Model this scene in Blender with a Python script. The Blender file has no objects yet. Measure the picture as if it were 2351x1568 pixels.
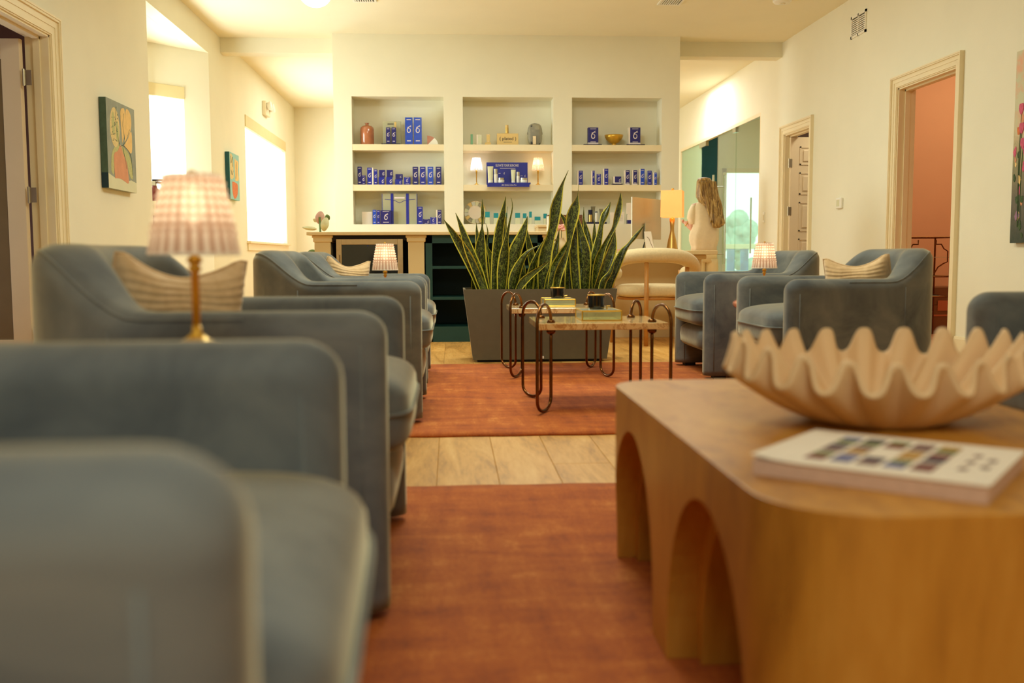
import bpy, bmesh, math, random
from mathutils import Vector, Matrix, Euler
random.seed(7)
C = bpy.context.scene.collection
SC = bpy.context.scene
PI = math.pi

# ------------------------------------------------------------------ camera
CAM_H = .72
YAW, PITCH, ROLL = math.radians(3.5), math.radians(4.9), math.radians(-.21)
FPX, CX, CY = 2286., 1175.5, 784.
FWD = Vector((math.sin(YAW)*math.cos(PITCH), math.cos(YAW)*math.cos(PITCH), -math.sin(PITCH)))
RT0 = Vector((math.cos(YAW), -math.sin(YAW), 0)); UP0 = RT0.cross(FWD)
RT = RT0*math.cos(ROLL) + UP0*math.sin(ROLL); UP = -RT0*math.sin(ROLL) + UP0*math.cos(ROLL)
cam = bpy.data.cameras.new('camera'); co = bpy.data.objects.new('camera', cam); C.objects.link(co)
cam.sensor_width = 36; cam.lens = 36*FPX/2351; cam.clip_start = .05; cam.clip_end = 200
M = Matrix((RT, UP, -FWD)).transposed().to_4x4(); M.translation = (0, 0, CAM_H); co.matrix_world = M
cam.dof.use_dof = True; cam.dof.focus_distance = 7.6; cam.dof.aperture_fstop = 2.7
SC.camera = co

def lin(c):
    return tuple(((v/255)/12.92 if v/255 <= .04045 else ((v/255+.055)/1.055)**2.4) for v in c)

# ------------------------------------------------------------------ world, lights, exposure
SC.view_settings.view_transform = 'Standard'; SC.view_settings.look = 'None'
SC.view_settings.gamma = 1; SC.view_settings.use_curve_mapping = False
SC.view_settings.exposure = 0.56
w = bpy.data.worlds.new('world'); SC.world = w; w.use_nodes = True
wb = w.node_tree.nodes['Background']; wb.inputs[0].default_value = (.72, .88, 1.0, 1); wb.inputs[1].default_value = 2.6
SC.cycles.use_denoising = True
SC.cycles.max_bounces = 8; SC.cycles.diffuse_bounces = 5; SC.cycles.transmission_bounces = 6; SC.cycles.transparent_max_bounces = 12
SC.cycles.caustics_reflective = False; SC.cycles.caustics_refractive = False
SC.cycles.sample_clamp_indirect = 6

WARM = (.90, .98, .80); NEUT = (.89, 1.0, .90); DAY = (.86, 1.0, .98)
def area(name, loc, size, power, col, rot=(0, 0, 0), size_y=None):
    l = bpy.data.lights.new(name, 'AREA'); l.energy = power; l.color = col; l.size = size
    if size_y: l.shape = 'RECTANGLE'; l.size_y = size_y
    o = bpy.data.objects.new(name, l); C.objects.link(o); o.location = loc; o.rotation_euler = rot
    return o
# fill lights added under the ceiling, unseen, behind the camera and over the lounge
area('ceiling_fill_light', (.1, -.9, 3.03), 1.6, 40, NEUT)
area('ceiling_fill_light', (.2, 4.8, 3.03), 1.3, 49, WARM)
area('ceiling_fill_light', (.8, 8.0, 3.03), 1.2, 36, NEUT)
# daylight through the left windows, just inside their shades
area('window_daylight', (-2.36, 13.6, 1.66), 2.8, 46, DAY, (0, math.radians(-90), 0), 1.4).data.size = 1.4
bpy.data.objects['window_daylight'].data.size_y = 2.8
area('bay_daylight', (-2.85, 9.45, 1.6), 1.3, 46, DAY, (0, math.radians(-90), 0), 1.5)
# added unseen area lights, brightening the passages behind the shelf wall and side rooms
area('passage_fill_light', (2.9, 13.6, 3.03), 1.1, 32, (.94, .98, 1))
area('passage_fill_light', (-1.0, 13.6, 3.03), 1.5, 22, (.94, .98, 1))
area('side_room_light', (5.0, 14.4, 2.9), 1.2, 34, (.85, 1, .92))
area('pink_room_light', (5.0, 8.1, 2.9), .8, 20, (1, .90, .62))
area('study_light', (-4.0, 5.2, 2.9), .6, 5, (1, .7, .5))
area('closet_light', (4.6, 10.1, 2.9), .5, 22, (1, .92, .7))

# ------------------------------------------------------------------ pixel -> room helpers
ORG = Vector((0, 0, CAM_H))
def ray(px, py): return FWD*FPX + RT*(px-CX) - UP*(py-CY)
def WY(px, py, Y): r = ray(px, py); return ORG + r*(Y/r.y)
def WX(px, py, X): r = ray(px, py); return ORG + r*(X/r.x)
def WZ(px, py, Z): r = ray(px, py); return ORG + r*((Z-CAM_H)/r.z)

# ------------------------------------------------------------------ materials
MT = {}
def nodes(name):
    m = bpy.data.materials.new(name); m.use_nodes = True
    nt = m.node_tree; b = nt.nodes['Principled BSDF']; return m, nt, b
def N(nt, t, **k):
    n = nt.nodes.new(t)
    for a, v in k.items():
        if a in n.inputs.keys(): n.inputs[a].default_value = v
        else: setattr(n, a, v)
    return n
def coords(nt, scale=(1, 1, 1), kind='Object', rot=(0, 0, 0)):
    t = nt.nodes.new('ShaderNodeTexCoord'); mp = nt.nodes.new('ShaderNodeMapping')
    mp.inputs['Scale'].default_value = scale; mp.inputs['Rotation'].default_value = rot
    nt.links.new(t.outputs[kind], mp.inputs[0]); return mp.outputs[0]
def ramp(nt, fac, stops):
    r = nt.nodes.new('ShaderNodeValToRGB'); el = r.color_ramp.elements
    while len(el) < len(stops): el.new(.5)
    for e, (p, c) in zip(el, stops): e.position = p; e.color = (*c, 1)
    nt.links.new(fac, r.inputs[0]); return r.outputs[0]
def noise(nt, vec, scale, detail=3, rough=.55, dist=0):
    n = N(nt, 'ShaderNodeTexNoise', Scale=scale, Detail=detail, Roughness=rough, Distortion=dist)
    if vec is not None: nt.links.new(vec, n.inputs['Vector'])
    return n.outputs['Fac']
def bump(nt, b, fac, strength=.2, dist=.01):
    bp = N(nt, 'ShaderNodeBump', Strength=strength, Distance=dist)
    nt.links.new(fac, bp.inputs['Height']); nt.links.new(bp.outputs[0], b.inputs['Normal'])
def mat(name, rgb, rough=.5, metal=0, var=.06, vscale=8, bmp=0, bscale=200, sheen=0, coat=0, emit=None, estr=0, bdist=.002):
    m, nt, b = nodes(name); c = lin(rgb)
    v = coords(nt)
    f = noise(nt, v, vscale)
    lo = tuple(x*(1-var) for x in c); hi = tuple(min(1, x*(1+var)) for x in c)
    nt.links.new(ramp(nt, f, [(.3, lo), (.7, hi)]), b.inputs['Base Color'])
    b.inputs['Roughness'].default_value = rough; b.inputs['Metallic'].default_value = metal
    if sheen: b.inputs['Sheen Weight'].default_value = sheen; b.inputs['Sheen Roughness'].default_value = .4
    if coat: b.inputs['Coat Weight'].default_value = coat; b.inputs['Coat Roughness'].default_value = .1
    if emit: b.inputs['Emission Color'].default_value = (*lin(emit), 1); b.inputs['Emission Strength'].default_value = estr
    if bmp: bump(nt, b, noise(nt, v, bscale, 2), bmp, bdist)
    MT[name] = m; return m

mat('wall_paint', (238, 233, 210), .85, var=.02, vscale=2, bmp=.25, bscale=140)
mat('ceiling_paint', (240, 233, 206), .9, var=.015, vscale=2, bmp=.2, bscale=90)
mat('trim_paint', (238, 222, 184), .35, var=.02, vscale=3)
mat('door_paint', (226, 204, 168), .45, var=.03, vscale=3)
mat('door_panel_taupe', (120, 98, 62), .55, var=.05)
mat('teal_wall', (26, 96, 118), .6, var=.05)
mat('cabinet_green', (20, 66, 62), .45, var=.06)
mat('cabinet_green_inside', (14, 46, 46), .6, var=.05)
mat('pilaster_paint', (226, 202, 152), .45, var=.02)
mat('counter_stone', (226, 200, 150), .35, var=.04, vscale=14)
mat('deep_brown', (50, 24, 12), .8)
mat('black_gap', (14, 12, 11), .6)
mat('stainless', (215, 190, 150), .28, 1, var=.06, vscale=20)
mat('steel', (200, 196, 180), .25, 1, var=.04)
mat('hinge_steel', (200, 190, 165), .4, 1, var=.06)
mat('brass', (214, 168, 60), .3, .6, var=.08, vscale=20)
mat('brass_satin', (214, 172, 98), .35, 1, var=.06)
mat('copper', (112, 72, 36), .26, 1, var=.22, vscale=12)
mat('pink_wall', (218, 160, 116), .75, var=.03, vscale=2)
mat('brown_wall', (88, 44, 20), .7, var=.06)
mat('closet_dark', (70, 42, 22), .8)
mat('cardboard', (122, 76, 34), .7, var=.08, vscale=4)
mat('cardboard_tape', (190, 110, 70), .35)
mat('planter_grey', (102, 92, 70), .55, var=.05, vscale=20, bmp=.1, bscale=120)
mat('planter_side', (200, 196, 170), .5, var=.05)
mat('soil', (40, 26, 14), .9, var=.3, vscale=60)
mat('bowl_clay', (232, 196, 150), .7, var=.03, vscale=10)
mat('paper_white', (236, 222, 204), .6, var=.02)
mat('paper_edge', (214, 178, 158), .7, var=.05, vscale=90)
mat('blue_carton', (22, 36, 150), .32, var=.08, vscale=30, coat=.4)
mat('navy_carton', (26, 24, 108), .35, var=.08, vscale=30, coat=.3)
mat('bright_blue_carton', (24, 70, 190), .3, var=.12, vscale=25, coat=.5)
mat('silver_print', (226, 214, 214), .35, var=.02)
mat('carton_side', (240, 226, 206), .5, var=.02)
mat('print_dark', (70, 62, 50), .6)
mat('navy_tray', (16, 16, 60), .4)
mat('display_blue', (24, 30, 140), .35, var=.1, vscale=10)
mat('cream_plastic', (230, 220, 190), .35, var=.02)
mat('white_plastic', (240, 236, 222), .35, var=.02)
mat('teal_carton', (20, 140, 150), .4, var=.05)
mat('pale_carton', (214, 212, 176), .5, var=.03)
mat('gold_carton', (222, 188, 112), .4, var=.04)
mat('gold_metal', (210, 176, 100), .35, 1, var=.05)
mat('green_tube', (120, 176, 138), .45)
mat('dark_pack', (38, 40, 34), .35, var=.15, vscale=30)
mat('amber_glass', (180, 112, 76), .15, var=.08, vscale=18, coat=.6)
mat('black_glass', (10, 12, 10), .08, var=.1, coat=1)
mat('cream_boucle', (228, 204, 158), .9, var=.05, vscale=60, bmp=.6, bscale=260, sheen=.3)
mat('oak_leg', (196, 134, 62), .42, var=.14, vscale=14)
mat('monitor_silver', (196, 188, 160), .35, .3, var=.02)
mat('pink_gloss', (206, 132, 104), .12, var=.05, coat=.8)
mat('extinguisher_red', (120, 26, 20), .3, coat=.5)
mat('black_rubber', (24, 22, 20), .6)
mat('skin', (226, 172, 150), .55, var=.04)
mat('knit_cream', (240, 224, 196), .9, var=.03, vscale=30, bmp=.4, bscale=160, sheen=.2)
mat('trouser_cream', (236, 216, 170), .85, var=.03)
mat('peony_pink', (240, 182, 168), .7, var=.1, vscale=40)
mat('leaf_variegated', (214, 206, 160), .5, var=.2, vscale=14)
mat('leaf_pink', (206, 160, 140), .5, var=.12, vscale=20)
mat('leaf_green', (92, 112, 52), .45, var=.2, vscale=20)
mat('ceramic_sand', (222, 196, 154), .5, var=.03)
mat('brown_leather', (112, 66, 36), .55, var=.08)
mat('outdoor_white', (235, 225, 205), .6)
mat('outdoor_blue', (120, 160, 205), .6, var=.3, vscale=6)
mat('outdoor_green', (176, 196, 190), .8, var=.3, vscale=4)
mat('outdoor_ground', (225, 222, 214), .8)
mat('glow_white', (255, 250, 232), .5, emit=(255, 250, 232), estr=5)
mat('bulb_glow', (255, 236, 200), .5, emit=(255, 226, 180), estr=7)
mat('bulb_cold', (250, 250, 250), .5, emit=(235, 242, 255), estr=16)
mat('shade_day', (255, 253, 240), .8, emit=(255, 255, 246), estr=1.6)
mat('lamp_linen', (240, 182, 112), .8, emit=(255, 160, 80), estr=.46)
mat('globe_glass', (255, 252, 240), .4, emit=(255, 252, 238), estr=2.2)
mat('valance', (226, 208, 156), .6, var=.02)
mat('canvas_teal_edge', (22, 84, 90), .7, var=.12, vscale=20)
mat('canvas_green_edge', (70, 92, 76), .7, var=.15, vscale=20)
mat('art_grey_blue', (150, 156, 142), .75, var=.12, vscale=12)
mat('art_navy', (14, 48, 62), .7, var=.1)
mat('art_peach', (236, 198, 128), .75, var=.07, vscale=20)
mat('art_coral', (216, 150, 112), .75, var=.08, vscale=14)
mat('art_lime', (188, 188, 128), .75, var=.14, vscale=60)
mat('art_cream', (222, 200, 140), .75, var=.12, vscale=90)
mat('art_sky', (150, 200, 196), .75, var=.08)
mat('art_line', (70, 96, 84), .8)
mat('art_pink', (206, 88, 118), .75, var=.2, vscale=60)
mat('art_orange', (216, 120, 66), .75, var=.15, vscale=50)
mat('art_violet', (150, 112, 140), .75, var=.2, vscale=60)
mat('art_leaf', (66, 88, 50), .8, var=.3, vscale=60)
mat('sw_red', (120, 52, 46), .6, var=.3, vscale=60)
mat('sw_blue', (110, 110, 150), .6, var=.3, vscale=60)
mat('sw_green', (110, 116, 60), .6, var=.35, vscale=60)
mat('sw_ochre', (186, 140, 66), .6, var=.3, vscale=60)
mat('sw_mauve', (128, 94, 88), .6, var=.3, vscale=60)
mat('plum_line', (60, 50, 70), .6)

def velvet():
    m, nt, b = nodes('velvet_blue'); v = coords(nt, (1, 1, 1))
    f = noise(nt, v, 4.5, 4, .6, .6)
    f2 = noise(nt, v, 260, 1)
    c = ramp(nt, f, [(.32, lin((84, 88, 92))), (.5, lin((108, 111, 111))), (.68, lin((128, 129, 125)))])
    nt.links.new(c, b.inputs['Base Color'])
    b.inputs['Roughness'].default_value = .72
    b.inputs['Sheen Weight'].default_value = .9; b.inputs['Sheen Roughness'].default_value = .32
    b.inputs['Sheen Tint'].default_value = (*lin((235, 222, 184)), 1)
    b.inputs['Specular IOR Level'].default_value = .2
    bump(nt, b, f2, .12, .001); MT['velvet'] = m
velvet()
def corduroy():
    m, nt, b = nodes('corduroy'); v = coords(nt)
    nt.links.new(ramp(nt, noise(nt, v, 30), [(.3, lin((214, 178, 130))), (.7, lin((232, 198, 152)))]), b.inputs['Base Color'])
    b.inputs['Roughness'].default_value = .9; b.inputs['Sheen Weight'].default_value = .3
    bump(nt, b, noise(nt, v, 300, 1), .2, .001); MT['corduroy'] = m
corduroy()
def wood(name, cols, scale, rot=(0, 0, 0), rough=.45, stretch=(1, 1, .12), rnd=False, coat=0):
    m, nt, b = nodes(name); v = coords(nt, stretch, rot=rot)
    if rnd:
        oi = nt.nodes.new('ShaderNodeObjectInfo'); ad = N(nt, 'ShaderNodeVectorMath', operation='ADD')
        sc = N(nt, 'ShaderNodeVectorMath', operation='SCALE'); cmb = nt.nodes.new('ShaderNodeCombineXYZ')
        for i in range(3): nt.links.new(oi.outputs['Random'], cmb.inputs[i])
        nt.links.new(cmb.outputs[0], sc.inputs[0]); sc.inputs['Scale'].default_value = 37
        nt.links.new(v, ad.inputs[0]); nt.links.new(sc.outputs[0], ad.inputs[1]); v = ad.outputs[0]
    f = noise(nt, v, scale, 6, .62, 1.1)
    g = noise(nt, v, scale*9, 3, .6, .3)
    mx = N(nt, 'ShaderNodeMix', data_type='FLOAT'); mx.inputs[0].default_value = .28
    nt.links.new(f, mx.inputs[2]); nt.links.new(g, mx.inputs[3])
    c = ramp(nt, mx.outputs[0], [(.30, lin(cols[0])), (.5, lin(cols[1])), (.68, lin(cols[2]))])
    if rnd:
        hs = nt.nodes.new('ShaderNodeHueSaturation'); mr = N(nt, 'ShaderNodeMapRange')
        mr.inputs['To Min'].default_value = .88; mr.inputs['To Max'].default_value = 1.12
        nt.links.new(oi.outputs['Random'], mr.inputs[0]); nt.links.new(mr.outputs[0], hs.inputs['Value'])
        nt.links.new(c, hs.inputs['Color']); c = hs.outputs[0]
    nt.links.new(c, b.inputs['Base Color']); b.inputs['Roughness'].default_value = rough
    if coat: b.inputs['Coat Weight'].default_value = coat; b.inputs['Coat Roughness'].default_value = .25
    bump(nt, b, g, .06, .002); MT[name] = m
wood('plank_oak', [(156, 108, 46), (214, 158, 78), (232, 184, 108)], 3.2, stretch=(2.6, .35, 1), rnd=True, rough=.42)
wood('table_wood', [(138, 82, 20), (196, 134, 46), (214, 156, 66)], 3.0, stretch=(1.0, .5, .22), rough=.42, coat=.08)
wood('pink_room_floor', [(150, 90, 50), (190, 124, 80), (200, 140, 92)], 3, stretch=(3, .3, 1))
def rugm():
    m, nt, b = nodes('rug_rust'); v = coords(nt, (1.3, 4.2, 1)); v2 = coords(nt, (1, 1, 1)); v3 = coords(nt, (6, 1, 1))
    a = noise(nt, v, 2.4, 5, .65, .4); c = noise(nt, v2, 170, 3, .8); d = noise(nt, v3, 3, 4, .6)
    e = noise(nt, v2, 1.6, 2)
    s = N(nt, 'ShaderNodeMix', data_type='FLOAT'); s.inputs[0].default_value = .50; nt.links.new(a, s.inputs[2]); nt.links.new(c, s.inputs[3])
    s2 = N(nt, 'ShaderNodeMix', data_type='FLOAT'); s2.inputs[0].default_value = .25; nt.links.new(s.outputs[0], s2.inputs[2]); nt.links.new(d, s2.inputs[3])
    col = ramp(nt, s2.outputs[0], [(.34, lin((108, 38, 4))), (.46, lin((176, 82, 14))), (.54, lin((194, 98, 20))), (.66, lin((240, 160, 76)))])
    nt.links.new(col, b.inputs['Base Color']); b.inputs['Roughness'].default_value = .85
    b.inputs['Sheen Weight'].default_value = .15; b.inputs['Sheen Tint'].default_value = (*lin((255, 190, 140)), 1)
    bump(nt, b, c, .6, .006); MT['rug'] = m
rugm()
def marble():
    m, nt, b = nodes('marble_beige'); v = coords(nt)
    f = noise(nt, v, 7, 8, .65, 2.2)
    c = ramp(nt, f, [(.36, lin((236, 198, 142))), (.475, lin((238, 206, 150))), (.5, lin((190, 130, 72))), (.525, lin((238, 206, 150))), (.7, lin((246, 222, 172)))])
    nt.links.new(c, b.inputs['Base Color']); b.inputs['Roughness'].default_value = .12; b.inputs['Coat Weight'].default_value = .5
    MT['marble'] = m
marble()
def glassm(name, tint, tr=.75, rough=.05, frost=False):
    m, nt, b = nodes(name)
    out = nt.nodes['Material Output']; t = nt.nodes.new('ShaderNodeBsdfTransparent'); t.inputs[0].default_value = (*lin(tint), 1)
    g = nt.nodes.new('ShaderNodeBsdfGlossy'); g.inputs['Roughness'].default_value = rough
    lw = nt.nodes.new('ShaderNodeLayerWeight'); lw.inputs['Blend'].default_value = .5; fr = N(nt, 'ShaderNodeMath', operation='POWER'); fr.inputs[1].default_value = 5.; nt.links.new(lw.outputs['Facing'], fr.inputs[0])
    mx = nt.nodes.new('ShaderNodeMixShader'); nt.links.new(fr.outputs[0], mx.inputs[0]); nt.links.new(t.outputs[0], mx.inputs[1]); nt.links.new(g.outputs[0], mx.inputs[2])
    b.inputs['Base Color'].default_value = (*lin(tint), 1); b.inputs['Roughness'].default_value = .5
    m2 = nt.nodes.new('ShaderNodeMixShader'); m2.inputs[0].default_value = tr
    nt.links.new(b.outputs[0], m2.inputs[1]); nt.links.new(mx.outputs[0], m2.inputs[2]); nt.links.new(m2.outputs[0], out.inputs[0])
    MT[name] = m
glassm('glass_green', (234, 244, 232), .965)
glassm('glass_frost', (200, 226, 190), .45, .3)
glassm('glass_box', (240, 240, 222), .80, .06)
glassm('clear_vinyl', (222, 220, 190), .55, .15)
glassm('clear_plastic', (210, 206, 186), .60, .1)
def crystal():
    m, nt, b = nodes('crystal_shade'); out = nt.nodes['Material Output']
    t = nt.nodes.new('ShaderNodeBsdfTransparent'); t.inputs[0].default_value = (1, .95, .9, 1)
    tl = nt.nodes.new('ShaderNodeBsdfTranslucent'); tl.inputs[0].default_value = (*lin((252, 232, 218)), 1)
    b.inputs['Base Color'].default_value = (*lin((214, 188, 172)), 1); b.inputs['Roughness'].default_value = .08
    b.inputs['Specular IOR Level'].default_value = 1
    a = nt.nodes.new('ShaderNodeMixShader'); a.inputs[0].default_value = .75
    # cut-glass facets: 24 columns of beads round the shade, refraction sparkle painted as pale spots on pinkish grooves
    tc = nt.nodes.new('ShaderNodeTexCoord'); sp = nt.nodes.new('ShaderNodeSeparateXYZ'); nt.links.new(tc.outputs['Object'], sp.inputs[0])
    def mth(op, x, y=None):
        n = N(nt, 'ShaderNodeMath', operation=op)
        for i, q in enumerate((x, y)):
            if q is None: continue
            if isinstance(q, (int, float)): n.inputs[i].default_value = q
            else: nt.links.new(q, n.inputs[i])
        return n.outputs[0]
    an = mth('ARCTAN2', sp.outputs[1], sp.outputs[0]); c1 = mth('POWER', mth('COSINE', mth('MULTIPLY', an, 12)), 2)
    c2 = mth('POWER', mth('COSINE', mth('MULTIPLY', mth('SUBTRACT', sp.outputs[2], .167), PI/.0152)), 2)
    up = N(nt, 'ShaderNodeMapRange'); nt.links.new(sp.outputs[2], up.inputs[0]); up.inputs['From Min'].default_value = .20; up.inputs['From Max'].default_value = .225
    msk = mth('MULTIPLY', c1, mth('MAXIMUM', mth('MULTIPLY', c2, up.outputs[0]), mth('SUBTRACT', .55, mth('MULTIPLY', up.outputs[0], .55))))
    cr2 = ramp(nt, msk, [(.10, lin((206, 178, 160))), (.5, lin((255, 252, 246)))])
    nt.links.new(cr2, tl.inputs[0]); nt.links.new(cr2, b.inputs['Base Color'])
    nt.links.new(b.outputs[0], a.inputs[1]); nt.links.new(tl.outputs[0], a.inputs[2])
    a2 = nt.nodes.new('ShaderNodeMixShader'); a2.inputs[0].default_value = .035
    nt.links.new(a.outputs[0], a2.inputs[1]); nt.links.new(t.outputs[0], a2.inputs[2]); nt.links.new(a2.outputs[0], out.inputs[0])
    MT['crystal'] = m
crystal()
def snake():
    m, nt, b = nodes('snake_leaf')
    uv = nt.nodes.new('ShaderNodeTexCoord'); sp = nt.nodes.new('ShaderNodeSeparateXYZ'); nt.links.new(uv.outputs['UV'], sp.inputs[0])
    v = coords(nt, (3.0, 22, 1), 'UV')
    oi = nt.nodes.new('ShaderNodeObjectInfo'); ad = N(nt, 'ShaderNodeVectorMath', operation='ADD'); cmb = nt.nodes.new('ShaderNodeCombineXYZ')
    ml = N(nt, 'ShaderNodeMath', operation='MULTIPLY'); ml.inputs[1].default_value = 50; nt.links.new(oi.outputs['Random'], ml.inputs[0])
    nt.links.new(ml.outputs[0], cmb.inputs[1]); nt.links.new(v, ad.inputs[0]); nt.links.new(cmb.outputs[0], ad.inputs[1])
    f = noise(nt, ad.outputs[0], 2.2, 3, .6, 1.2)
    g = ramp(nt, f, [(.40, lin((24, 32, 10))), (.50, lin((44, 54, 16))), (.55, lin((98, 106, 40))), (.7, lin((118, 126, 52)))])
    # margin: |u-.5| > .40
    s = N(nt, 'ShaderNodeMath', operation='SUBTRACT'); s.inputs[1].default_value = .5; nt.links.new(sp.outputs[0], s.inputs[0])
    ab = N(nt, 'ShaderNodeMath', operation='ABSOLUTE'); nt.links.new(s.outputs[0], ab.inputs[0])
    gt = N(nt, 'ShaderNodeMath', operation='GREATER_THAN'); gt.inputs[1].default_value = .39; nt.links.new(ab.outputs[0], gt.inputs[0])
    mx = N(nt, 'ShaderNodeMix', data_type='RGBA'); nt.links.new(gt.outputs[0], mx.inputs[0]); nt.links.new(g, mx.inputs[6])
    mx.inputs[7].default_value = (*lin((216, 202, 70)), 1)
    nt.links.new(mx.outputs[2], b.inputs['Base Color']); b.inputs['Roughness'].default_value = .28
    b.inputs['Coat Weight'].default_value = .3
    MT['snake'] = m
snake()
def hairm():
    m, nt, b = nodes('hair_blonde'); v = coords(nt, (26, 26, 1.6))
    f = noise(nt, v, 2, 4, .6, .6)
    nt.links.new(ramp(nt, f, [(.34, lin((92, 66, 30))), (.5, lin((158, 124, 66))), (.66, lin((212, 182, 120)))]), b.inputs['Base Color'])
    b.inputs['Roughness'].default_value = .42; bump(nt, b, f, .5, .01); MT['hair'] = m
hairm()
def paintm():
    m, nt, b = nodes('painting_meadow'); t = nt.nodes.new('ShaderNodeTexCoord'); sp = nt.nodes.new('ShaderNodeSeparateXYZ')
    nt.links.new(t.outputs['Object'], sp.inputs[0]); f = noise(nt, coords(nt, (6, 6, 3)), 3, 5, .7, .8)
    ad = N(nt, 'ShaderNodeMath', operation='MULTIPLY_ADD'); ad.inputs[1].default_value = .35; nt.links.new(f, ad.inputs[0]); nt.links.new(sp.outputs[2], ad.inputs[2])
    c = ramp(nt, ad.outputs[0], [(.17, lin((44, 60, 46))), (.45, lin((104, 96, 80))), (.72, lin((150, 142, 100))), (.9, lin((206, 190, 150)))])
    n2 = noise(nt, coords(nt, (3, 3, 3)), 3, 4)
    c2 = ramp(nt, n2, [(.45, lin((206, 204, 168))), (.62, lin((226, 172, 138)))])
    mr = N(nt, 'ShaderNodeMapRange'); mr.inputs['From Min'].default_value = .8; mr.inputs['From Max'].default_value = 1.1; nt.links.new(ad.outputs[0], mr.inputs[0])
    mx = N(nt, 'ShaderNodeMix', data_type='RGBA'); nt.links.new(mr.outputs[0], mx.inputs[0]); nt.links.new(c, mx.inputs[6]); nt.links.new(c2, mx.inputs[7])
    nt.links.new(mx.outputs[2], b.inputs['Base Color']); b.inputs['Roughness'].default_value = .6; bump(nt, b, f, .4, .01); MT['painting'] = m
paintm()

# ------------------------------------------------------------------ mesh helpers
def obj(name, bm, m=None, parent=None, smooth=False, label=None):
    if isinstance(bm, bmesh.types.BMesh):
        me = bpy.data.meshes.new(name)
        bmesh.ops.recalc_face_normals(bm, faces=bm.faces[:])
        bm.to_mesh(me); bm.free()
    else: me = bm
    if m and not me.materials: me.materials.append(MT[m])
    if smooth: me.shade_smooth()
    o = bpy.data.objects.new(name, me); C.objects.link(o)
    if parent: o.parent = parent
    if label: o['label'] = label
    return o
def thing(name, label, cat, loc=(0, 0, 0), rz=0, group=None):
    o = bpy.data.objects.new(name, None); C.objects.link(o); o.empty_display_size = .05
    o.location = loc; o.rotation_euler = (0, 0, rz); o['label'] = label; o['category'] = cat
    if group: o['group'] = group
    return o
def tag(o, label, cat, group=None):
    o['label'] = label; o['category'] = cat
    if group: o['group'] = group
    return o
def struct(o): o['kind'] = 'structure'; return o
def box(bm, x0, x1, y0, y1, z0, z1, bev=0, seg=2):
    vs = [bm.verts.new(p) for p in [(x0, y0, z0), (x1, y0, z0), (x1, y1, z0), (x0, y1, z0), (x0, y0, z1), (x1, y0, z1), (x1, y1, z1), (x0, y1, z1)]]
    fs = [bm.faces.new([vs[i] for i in q]) for q in [(0, 3, 2, 1), (4, 5, 6, 7), (0, 1, 5, 4), (1, 2, 6, 5), (2, 3, 7, 6), (3, 0, 4, 7)]]
    if bev:
        es = list({e for f in fs for e in f.edges})
        bmesh.ops.bevel(bm, geom=es, offset=bev, segments=seg, affect='EDGES', profile=.5)
    return vs
def bx(x0, x1, y0, y1, z0, z1, bev=0, seg=2):
    bm = bmesh.new(); box(bm, min(x0, x1), max(x0, x1), min(y0, y1), max(y0, y1), min(z0, z1), max(z0, z1), bev, seg); return bm
def lathe(bm, prof, seg=24, c=(0, 0), cap=True):
    rings = []
    for r, z in prof:
        rings.append([bm.verts.new((c[0]+r*math.cos(2*PI*i/seg), c[1]+r*math.sin(2*PI*i/seg), z)) for i in range(seg)])
    for a, b in zip(rings, rings[1:]):
        for i in range(seg): bm.faces.new((a[i], a[(i+1) % seg], b[(i+1) % seg], b[i]))
    if cap:
        bm.faces.new(rings[0]); bm.faces.new(rings[-1])
def lt(prof, seg=24, c=(0, 0), cap=True):
    bm = bmesh.new(); lathe(bm, prof, seg, c, cap); return bm
def tube(bm, pts, r, seg=10, closed=False):
    pts = [Vector(p) for p in pts]; n = len(pts); rad = r if isinstance(r, (list, tuple)) else [r]*n
    rings = []; up = None
    for i, p in enumerate(pts):
        t = ((pts[(i+1) % n] if (closed or i < n-1) else p) - (pts[i-1] if (closed or i > 0) else p)).normalized()
        if up is None:
            up = Vector((0, 0, 1)) if abs(t.z) < .9 else Vector((1, 0, 0))
        a = (up - t*up.dot(t)).normalized(); up = a; b = t.cross(a)
        rings.append([bm.verts.new(p + (a*math.cos(2*PI*k/seg)+b*math.sin(2*PI*k/seg))*rad[i]) for k in range(seg)])
    m = n if closed else n-1
    for i in range(m):
        a, b = rings[i], rings[(i+1) % n]
        for k in range(seg): bm.faces.new((a[k], a[(k+1) % seg], b[(k+1) % seg], b[k]))
    if not closed: bm.faces.new(rings[0]); bm.faces.new(rings[-1])
def tb(pts, r, seg=10, closed=False):
    bm = bmesh.new(); tube(bm, pts, r, seg, closed); return bm
def superq(bm, c, a, e1=.5, e2=.35, nu=28, nv=16):
    def f(v, e): return math.copysign(abs(v)**e, v)
    rings = []
    for j in range(1, nv):
        ph = -PI/2+PI*j/nv
        rings.append([bm.verts.new((c[0]+a[0]*f(math.cos(ph), e1)*f(math.cos(2*PI*i/nu), e2), c[1]+a[1]*f(math.cos(ph), e1)*f(math.sin(2*PI*i/nu), e2), c[2]+a[2]*f(math.sin(ph), e1))) for i in range(nu)])
    for p, q in zip(rings, rings[1:]):
        for i in range(nu): bm.faces.new((p[i], p[(i+1) % nu], q[(i+1) % nu], q[i]))
    b = bm.verts.new((c[0], c[1], c[2]-a[2])); t = bm.verts.new((c[0], c[1], c[2]+a[2]))
    for i in range(nu): bm.faces.new((rings[0][(i+1) % nu], rings[0][i], b)); bm.faces.new((rings[-1][i], rings[-1][(i+1) % nu], t))
def sq(c, a, e1=.5, e2=.35, nu=28, nv=16):
    bm = bmesh.new(); superq(bm, c, a, e1, e2, nu, nv); return bm
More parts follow.
